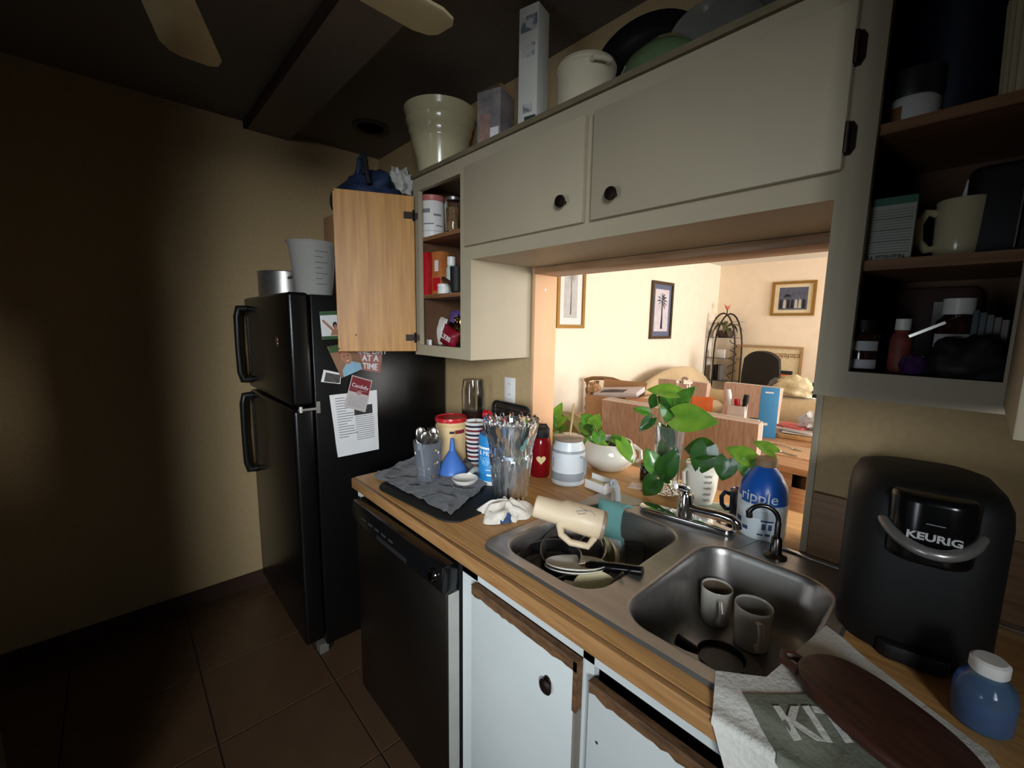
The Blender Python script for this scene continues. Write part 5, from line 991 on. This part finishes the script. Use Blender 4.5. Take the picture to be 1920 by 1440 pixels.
# glass jar, folder, papers
P = Vector((-1.62,2.78,ZD)); t = T('glass_canister', 'clear glass canister with lid on the dining table', 'jar', P); h = ztop(P, 1272, 706)-ZD
ob('jar_wall', B().lathe([(.055,0),(.06,.005),(.06,h*.8),(.055,h*.85),(.052,h*.85),(.056,h*.78),(.056,.01),(0,.01)], 32), GLASS, t); ob('lid', B().lathe([(.062,h*.85),(.064,h*.9),(.03,h*.94),(.02,h),(0,h)], 30), GLASS, t)
carton2 = lambda name, label, cat, loc, s, mat, rz=0, rx=0: (lambda t: (ob('panel', B().box((-s[0]/2,-s[1]/2,0),(s[0]/2,s[1]/2,s[2])), mat, t, bev=.002), t)[1])(T(name, label, cat, loc, 0, rot=(rx,0,rz)))
t = carton2('orange_folder', 'orange folder propped upright by the glass canister', 'folder', (-1.49,2.84,ZD), (.16,.02,.2), M('orange_card', (236,120,60), .7), R_(35), 0)
for i in range(4):
    o = tag(ob('paper_sheet', B().box((-.105,-.14,0),(.105,.14,.0015)), PAPER), ['lowest','second','third','topmost'][i]+' white sheet of the papers strewn by the orange folder', 'paper'); o.location = (-1.28+.012*i,2.72-.02*i,ZD+.002*i); o.rotation_euler = (0,0,.3+.25*i)
P = Vector((-1.245,2.92,ZD)); t = T('utensil_crock', 'white square container holding brushes on the dining table', 'container', P, R_(10)); h = .16
ob('crock', B().box((-.06,-.06,0),(.06,.06,.006)).box((-.06,-.06,.006),(.06,-.055,h)).box((-.06,.055,.006),(.06,.06,h)).box((-.06,-.055,.006),(-.055,.055,h)).box((.055,-.055,.006),(.06,.055,h)), M('frosted_white', (226,212,204), .5), t, smooth=0, weld=False)
for i, (x, m_, L, lb) in enumerate(((-.03,PAPER,.27,'white tube'),(.01,RED,.2,'red marker'),(.035,BLACKM,.24,'black brush'))):
    o = tag(ob('craft_tool', B().lathe([(.014,0),(.015,.01),(.017,L*.7),(.022,L*.8),(.02,L),(0,L)], 16), m_), lb+' standing in the white container', 'tool'); o.location = P+Vector((x,.0,.008)); o.rotation_euler = (0,(-.2,-.1,.1)[i],0)
P = Vector((-1.08,2.80,ZD)); t = T('spice_jar', 'small tan jar with black lid beside the blue carton', 'jar', P); ob('jar_body', B().lathe([(.036,0),(.038,.003),(.038,.06)], 26), BEI, t); ob('lid', B().lathe([(.04,.06),(.04,.095),(0,.095)], 26), BLACKM, t)
P = Vector((-.965,2.70,ZD)); h = ztop(P, 1438, 727)-ZD; t = T('blue_carton', 'tall bright blue carton standing on the dining table', 'box', P, R_(20)); ob('carton', B().box((-.055,-.04,0),(.055,.04,h)), M('bright_blue_card', (64,140,196), .5, var=.06), t, bev=.002); ob('print_patch', B().box((-.04,-.0408,h*.25),(.0,-.04,h*.3)), PAPER, t); ob('top_stripe', B().box((-.03,-.0408,h*.9),(.02,-.04,h*.93)), PAPER, t)
P = Vector((-.80,2.86,ZD)); t = T('wicker_tray', 'shallow cane tray piled with mail on the dining table', 'tray', P, R_(10)); ob('tray_body', B().prism(rrect(-.15,-.11,.15,.11,.04), 0, .03), M('cane', (206,164,110), .7, var=.3, scale=60, bump=.4), t, bev=.006)
for i in range(5):
    o = tag(ob('envelope', B().box((-.11,-.075,0),(.11,.075,.006)), PAPER if i % 2 else M('pale_mail', (214,190,180), .8)), ['bottom','second','third','fourth','top'][i]+' envelope of the mail pile in the cane tray', 'envelope'); o.location = P+Vector((.01*math.sin(i*2),.01*math.cos(i*3),.031+.0065*i)); o.rotation_euler = (0,0,.2*math.sin(i*1.7))
t = carton2('pink_folder', 'reddish pink folder on top of the mail pile', 'folder', tuple(P+Vector((-.05,.02,.065))), (.17,.12,.012), M('rose_card', (210,96,96), .6), R_(-12), R_(4))
o = tag(ob('plastic_bag', B().lump((0,0,.05), (.085,.075,.08), 41, .5, 2.6, 26, 18), M('thin_white_plastic', (232,230,230), .3, trans=.25, bump=.4, scale=40), smooth=30), 'crumpled white plastic bag on the cane tray', 'bag'); o.location = P+Vector((.08,.03,.066))
P = Vector((-.595,2.66,ZD)); t = T('pill_vial', 'orange translucent vial with red cap at the table end', 'bottle', P); ob('vial', B().lathe([(.026,0),(.028,.003),(.028,.09),(.026,.095)], 24), M('orange_translucent', (236,150,100), .2, trans=.4), t); ob('cap', B().lathe([(.03,.095),(.03,.14),(0,.14)], 24), RED, t)
# sofas
SOF = M('beige_sofa_fabric', (206,182,144), .9, var=.12, scale=30, bump=.15, sheen=.2)
t = T('sofa', 'long beige sofa with a rolled back turned towards the dining table', 'sofa', (-.75,4.35,0))
ob('back_roll', B().tube([(-1.0,0,.70),(-.5,-.01,.70),(0,0,.70),(.5,-.01,.70),(1.1,0,.70)], [.13,.14,.135,.14,.13], 20), SOF, t); ob('back_panel', B().box((-1.0,-.1,.08),(1.1,.1,.7)), SOF, t, bev=.03, seg=3)
ob('seat_base', B().box((-1.0,.1,.08),(1.1,.85,.44)), SOF, t, bev=.03, seg=3)
for x in (-.5, .05, .6): ob('back_cushion', B().lump((x,.2,.62), (.27,.14,.2), 2, .06, flat=False, pw=.6), SOF, t, smooth=80)
for x in (-1.05, 1.15): ob('arm', B().tube([(x,-.05,.5),(x,.85,.5)], .12, 16).box((x-.1,-.05,.05),(x+.1,.85,.5)), SOF, t)
for x in (-.95, 1.05):
    for y in (-.05, .8): ob('foot', B().tube([(x,y,.08),(x,y,0)], .025, 8), DKW, t)
t = T('loveseat', 'plump beige loveseat against the cream wall', 'sofa', (-2.42,4.62,0))
ob('back', B().grid(lambda u, v: (-.2+.16*math.sin(math.pi*.5*v)+.04*math.sin(math.pi*u), -.95+1.8*u, .35+.68*math.sin(math.pi*(.08+.5*(1-v)))*(math.sin(math.pi*(.08+.84*u))**.35)), 24, 14, thick=-.16), SOF, t, smooth=80)
ob('seat_base', B().box((-.36,-.86,.08),(.25,.72,.42)), SOF, t, bev=.05, seg=3); ob('seat_cushion', B().lump((-.05,-.06,.46), (.3,.78,.12), 7, .05, flat=False, pw=.5), SOF, t, smooth=80)
for y in (-.95, .80): ob('arm', B().tube([(-.30,y,.56),(.24,y,.56)], .12, 16).box((-.34,y-.1,.05),(.25,y+.1,.56)), SOF, t)
for x in (-.3, .2):
    for y in (-.8, .65): ob('foot', B().tube([(x,y,.08),(x,y,0)], .025, 8), DKW, t)
o = tag(ob('throw_blanket', B().grid(lambda u, v: (-.3+.6*u, -.25+.5*v, .03+.03*noise.noise((u*6,v*6,3))+.05*math.sin(math.pi*u)*math.sin(math.pi*v)), 30, 30, thick=.012), M('cream_knit', (222,206,166), .95, var=.3, scale=60, bump=.6), smooth=80), 'rumpled cream throw on the arm of the plump loveseat', 'blanket'); o.location = (-2.42,3.72,.695)
# olive armchair near the left wall
OLV = M('olive_fabric', (132,122,78), .9, var=.2, scale=30, bump=.2)
t = T('armchair', 'low olive armchair beyond the passage jamb', 'armchair', (-2.25,1.62,0), R_(-20))
ob('seat', B().box((-.34,-.34,.1),(.34,.34,.45)), OLV, t, bev=.05, seg=3); ob('backrest', B().grid(lambda u, v: ((u-.5)*.76, .30+.06*v, .42+.42*v*(math.sin(math.pi*(.12+.76*u))**.4)), 14, 10, thick=-.13), OLV, t, smooth=80)
for s in (-1, 1): ob('arm', B().tube([(s*.38,-.32,.56),(s*.38,.34,.60)], .085, 14).box((s*.38-.07,-.32,.1),(s*.38+.07,.34,.56)), OLV, t)
for x in (-.3, .3):
    for y in (-.3, .3): ob('foot', B().tube([(x,y,.1),(x,y,0)], .022, 8), DKW, t)
# turned-spindle chair
TRN = M('turned_walnut', (132,92,52), .4, var=.3, scale=20)
P = Vector((-2.5,2.85,0)); t = T('spindle_chair', 'carved wooden chair with turned spindle back by the left wall', 'chair', P, R_(30))
ob('seat', B().box((-.2,-.2,.42),(.2,.2,.46)), TRN, t, bev=.01)
for i in range(4):
    x = -.15+.1*i; ob('spindle', B().lathe([(.016*(1+.45*math.sin(j*2.1)), .46+.5*j/16) for j in range(17)], 12, (x,.18,0)), TRN, t)
ob('crest_rail', B().tube([(-.18,.18,.96),(-.1,.18,.985),(0,.18,.99),(.1,.18,.985),(.18,.18,.96)], .02, 10), TRN, t)
for x in (-.17,.17):
    for y in (-.17,.17): ob('leg', B().lathe([(.018*(1+.3*math.sin(j*2)), .42*j/10) for j in range(11)], 10, (x,y,0)), TRN, t)
# black office chair
P = spot(1430,680,5.5,0); t = T('office_chair', 'black upholstered office chair beyond the sofa', 'chair', P, R_(10)); zt_ = at(1425,657,'y',5.5).z; k = mpp((P.x,5.3,1)); hw = 33*k
ob('backrest', B().grid(lambda u, v: ((u-.5)*2*hw*(.75+.25*math.sin(math.pi*(.25+.5*v))), .03*math.cos(math.pi*u)-.06*v, .55+(zt_-.55)*v*(1-.14*abs(2*u-1)**2.6)), 14, 14, thick=-.1), BLACKM, t, smooth=80); ob('seat', B().lump((0,.24,.46), (.27,.27,.09), 3, .05, pw=.6), BLACKM, t, smooth=80)
ob('gas_post', B().tube([(0,.22,.42),(0,.22,.1)], .03, 12), BLACKM, t)
for i in range(5): a = 2*math.pi*i/5; ob('base_arm', B().tube([(0,.22,.1),(.28*math.cos(a),.22+.28*math.sin(a),.05)], [.025,.016], 8).lump((.28*math.cos(a),.22+.28*math.sin(a),.028), (.028,.028,.028), n=10, k=8, flat=False), BLACKM, t)
# clothes on sofa
for i, (u, v, d, m_, lb, y) in enumerate(((1470,712,(.14,.12,.11),M('grey_knit', (110,108,106), .95, var=.3, scale=50, bump=.4),'grey sweater heaped on the sofa back beside the office chair',4.42),(1490,716,(.17,.12,.13),M('cream_knit',),'cream garment trailing over the sofa back',4.36),(1508,722,(.1,.1,.07),PAPER,'white crumpled shirt on the sofa cushions',4.72),(1515,735,(.24,.12,.09),BLACKM,'black folded jacket on the sofa back',4.46))):
    P = spot(u, v, y, .85 if y < 4.6 else .74); o = tag(ob('garment', B().lump((0,0,d[2]*.55), d, 50+i, .34, 2.4, 28, 18), m_, smooth=80), lb, 'clothing'); o.location = P
# etagere in the corner
P = Vector((-2.57,5.98,0)); t = T('etagere', 'wrought-metal corner shelf with arched top', 'shelf', P); IR = M('dark_iron', (62,50,44), .5, .6)
ztp = at(1352,588,'y',6.0).z; ew = .2
def arch(x, y): return [(x,y,0),(x,y,1.2)]
for y in (-.13,.13):
    pts = [(-ew,y,0),(-ew,y,1.15)]+[(-ew*math.cos(a),y,1.15+(ztp-1.15)*math.sin(a)) for a in [math.pi*i/14 for i in range(1,14)]]+[(ew,y,1.15),(ew,y,0)]
    ob('arch_frame', B().tube(pts, .012, 8), IR, t)
for z in (.3, .75, 1.08, 1.38):
    s = ew if z < 1.2 else ew*math.sqrt(max(0,1-((z-1.15)/(ztp-1.15))**2))
    ob('shelf', B().box((-s,-.13,z-.008),(s,.13,z)), M('smoked_glass', (90,90,86), .1, trans=.5), t)
for i in range(4): ob('scroll', B().tube([(ew-.03-.05*math.sin(j*.5+i),-.13,.8+.14*i+.012*j) for j in range(12)], .006, 6), IR, t)
ob('finial', B().tube([(0,0,ztp-.01),(0,0,ztp+.06)], .008, 8), IR, t)
P2 = P+Vector((0,0,1.3805)); t2 = T('dried_plant', 'dried leafy plant in a dark pot on the metal shelf', 'plant', P2); t2.scale = (1.9,1.5,1.7)
ob('pot', B().lathe([(.05,0),(.055,.003),(.065,.06),(0,.06)], 22), DKW, t2); 
for i in range(14): a = i*2.4; put = ob('leaf', B().grid(lambda u, v: ((u-.5)*.03*math.sin(math.pi*v), .14*v, .1*v-.12*v*v), 2, 6, thick=.002), M('olive_leaf', (92,96,58), .7), t2, (0,0,.06+.012*(i % 6)), (.5*math.sin(i),0,a))
t2 = T('silk_flower', 'pink silk flower on the finial of the metal shelf', 'flower', P+Vector((0,0,ztp+.055))); 
for i in range(6): ob('petal', B().grid(lambda u, v: ((u-.5)*.04*math.sin(math.pi*min(1,v+.1)), .06*v, .05*v), 2, 4, thick=.002), M('coral_petal', (236,140,116), .6), t2, (0,0,.02*(i % 3)), (0,0,i*1.05))
carton2('picture_block', 'small white framed block on the metal shelf', 'frame', (-2.6,5.95,1.0805), (.12,.03,.12), PAPER, 0)
for i in range(3): carton2('book', ['dark brown book','black book','grey book'][i]+' upright on the low metal shelf', 'book', (-2.68+.045*i,5.98,.7505), (.03,.16,.22), (DKW, BLACKM, M('grey_cover', (110,106,104), .6))[i], 0)
# framed panel leaning on far wall
P = Vector((-2.02,6.12,0)); zt2 = at(1430,648,'y',6.12).z; t = T('fire_screen', 'cream framed panel with a Greek-key band standing before the far wall', 'screen', P)
ob('frame', B().box((-.42,-.02,0),(-.39,.02,zt2)).box((.39,-.02,0),(.42,.02,zt2)).box((-.39,-.02,zt2-.03),(.39,.02,zt2)).box((-.39,-.02,.0),(.39,.02,.03)), M('tan_wood', (176,140,100), .5), t, smooth=0, weld=False); ob('panel', B().box((-.39,-.005,.03),(.39,.005,zt2-.03)), M('cream_panel', (228,208,168), .6), t)
for i in range(6):
    x = -.05+.075*i; q = [(0,0),(0,.06),(.05,.06),(.05,.02),(.025,.02),(.025,.04)]
    ob('key_motif', B().tube([(x+a,-.008,zt2-.16+c) for a, c in q], .005, 4), TRN, t)
t = carton2('poster_board', 'dark and orange poster leaning on the cream panel', 'poster', (-1.86,6.06,0), (.34,.02,.95), BLACKM, 0, 0); ob('orange_print', B().box((-.05,-.0108,.55),(.14,-.01,.9)), M('orange_card',), t)
o = tag(ob('soft_toy', B().lump((0,0,.14), (.09,.09,.24), 61, .3, 2, 24, 18), M('brown_plush', (84,60,44), .95, var=.4, scale=60, bump=.5), smooth=80), 'brown plush heap beside the metal shelf', 'plush'); o.location = (-2.26,5.95,.0)
# ---- wall art
def framed(name, label, W_, H_, frame, mat_m, border, loc, rz, fw_=.035):
    t = T(name, label, 'picture', loc, rz)
    b = B().box((-W_/2,-.03,-H_/2),(-W_/2+fw_,0,H_/2)).box((W_/2-fw_,-.03,-H_/2),(W_/2,0,H_/2)).box((-W_/2+fw_,-.03,H_/2-fw_),(W_/2-fw_,0,H_/2)).box((-W_/2+fw_,-.03,-H_/2),(W_/2-fw_,0,-H_/2+fw_))
    ob('frame', b, frame, t, smooth=0, weld=False)
    ob('mount', B().box((-W_/2+fw_,-.012,-H_/2+fw_),(W_/2-fw_,-.001,H_/2-fw_)), mat_m, t)
    return t
def palm(t, W_, H_, ink, bgm):
    pr = ob('print', B().box((-W_/2,-.0135,-H_/2),(W_/2,-.012,H_/2)), bgm, t)
    zc = H_*.22
    ob('palm_trunk', B().tube([(.0,-.0142,-H_*.44),(.004,-.0142,-H_*.1),(0,-.0142,zc)], [W_*.05,W_*.03,W_*.025], 6), ink, pr)
    for i in range(11):
        a = R_(-50+280*i/10); L = W_*.40; ob('palm_frond', B().add([(0,-.0145,zc),(L*.5*math.cos(a)-L*.09*math.sin(a),-.0145,zc+L*.55*math.sin(a)+L*.10),(L*math.cos(a),-.0145,zc+L*.9*math.sin(a)-L*.1),(L*.5*math.cos(a)+L*.09*math.sin(a),-.0145,zc+L*.5*math.sin(a)-L*.05)], [(0,1,2,3)]), ink, pr)
DG = M('dark_bronze_frame', (84,66,44), .45, .3, var=.3, scale=50, bump=.2)
WXL = -2.8
t = framed('palm_picture', 'dark-framed palm tree print on the cream wall', .52, .71, DG, M('slate_mount', (96,104,130), .7), 0, (WXL+.001,4.48,1.722), R_(90)); palm(t, .34, .52, M('navy_palm_ink', (34,44,62), .7), M('lilac_print', (214,206,214), .7, var=.2, scale=14))
t = framed('palm_picture', 'gilt-framed pale palm print on the cream wall by the jamb', .42, .76, GOLD, PAPER, 0, (WXL+.001,2.70,1.872), R_(90)); palm(t, .2, .56, M('pale_palm_ink', (140,140,130), .7), M('pale_print', (196,196,196), .7, var=.2, scale=14))
t = framed('group_picture', 'gilt-framed dark group scene on the peach far wall', .52, .46, GOLD, M('cream_mount', (228,212,176), .7), 0, (-1.805,YF-.001,1.925), 0)
pr = ob('print', B().box((-.17,-.0135,-.15),(.17,-.012,.15)), M('slate_blue_print', (92,98,118), .7, var=.4, scale=20), t)
for i in range(7):
    x = -.14+.045*i; m_ = (INK, M('pale_figure', (190,186,176), .7))[(i in (1,4,5))]; ob('figure_print', B().prism([(x-.018,-.13),(x+.018,-.13),(x+.014,-.03),(x+.006,-.01),(x-.006,-.01),(x-.014,-.03)], -.0142, -.0135, 'y'), m_, pr)
ob('parasol_print', B().prism([(-.12,.02),(-.02,.03),(-.05,.06),(-.09,.06)], -.0142, -.0135, 'y'), INK, pr)
o = tag(ob('wall_pin', B().lathe([(.006,0),(.005,.004),(0,.005)], 12, (0,0,0), (1,0,0)), WHITEP), 'tiny white pin stuck in the peach passage jamb', 'pin'); o.location = (PX0+.012,.735,1.668)
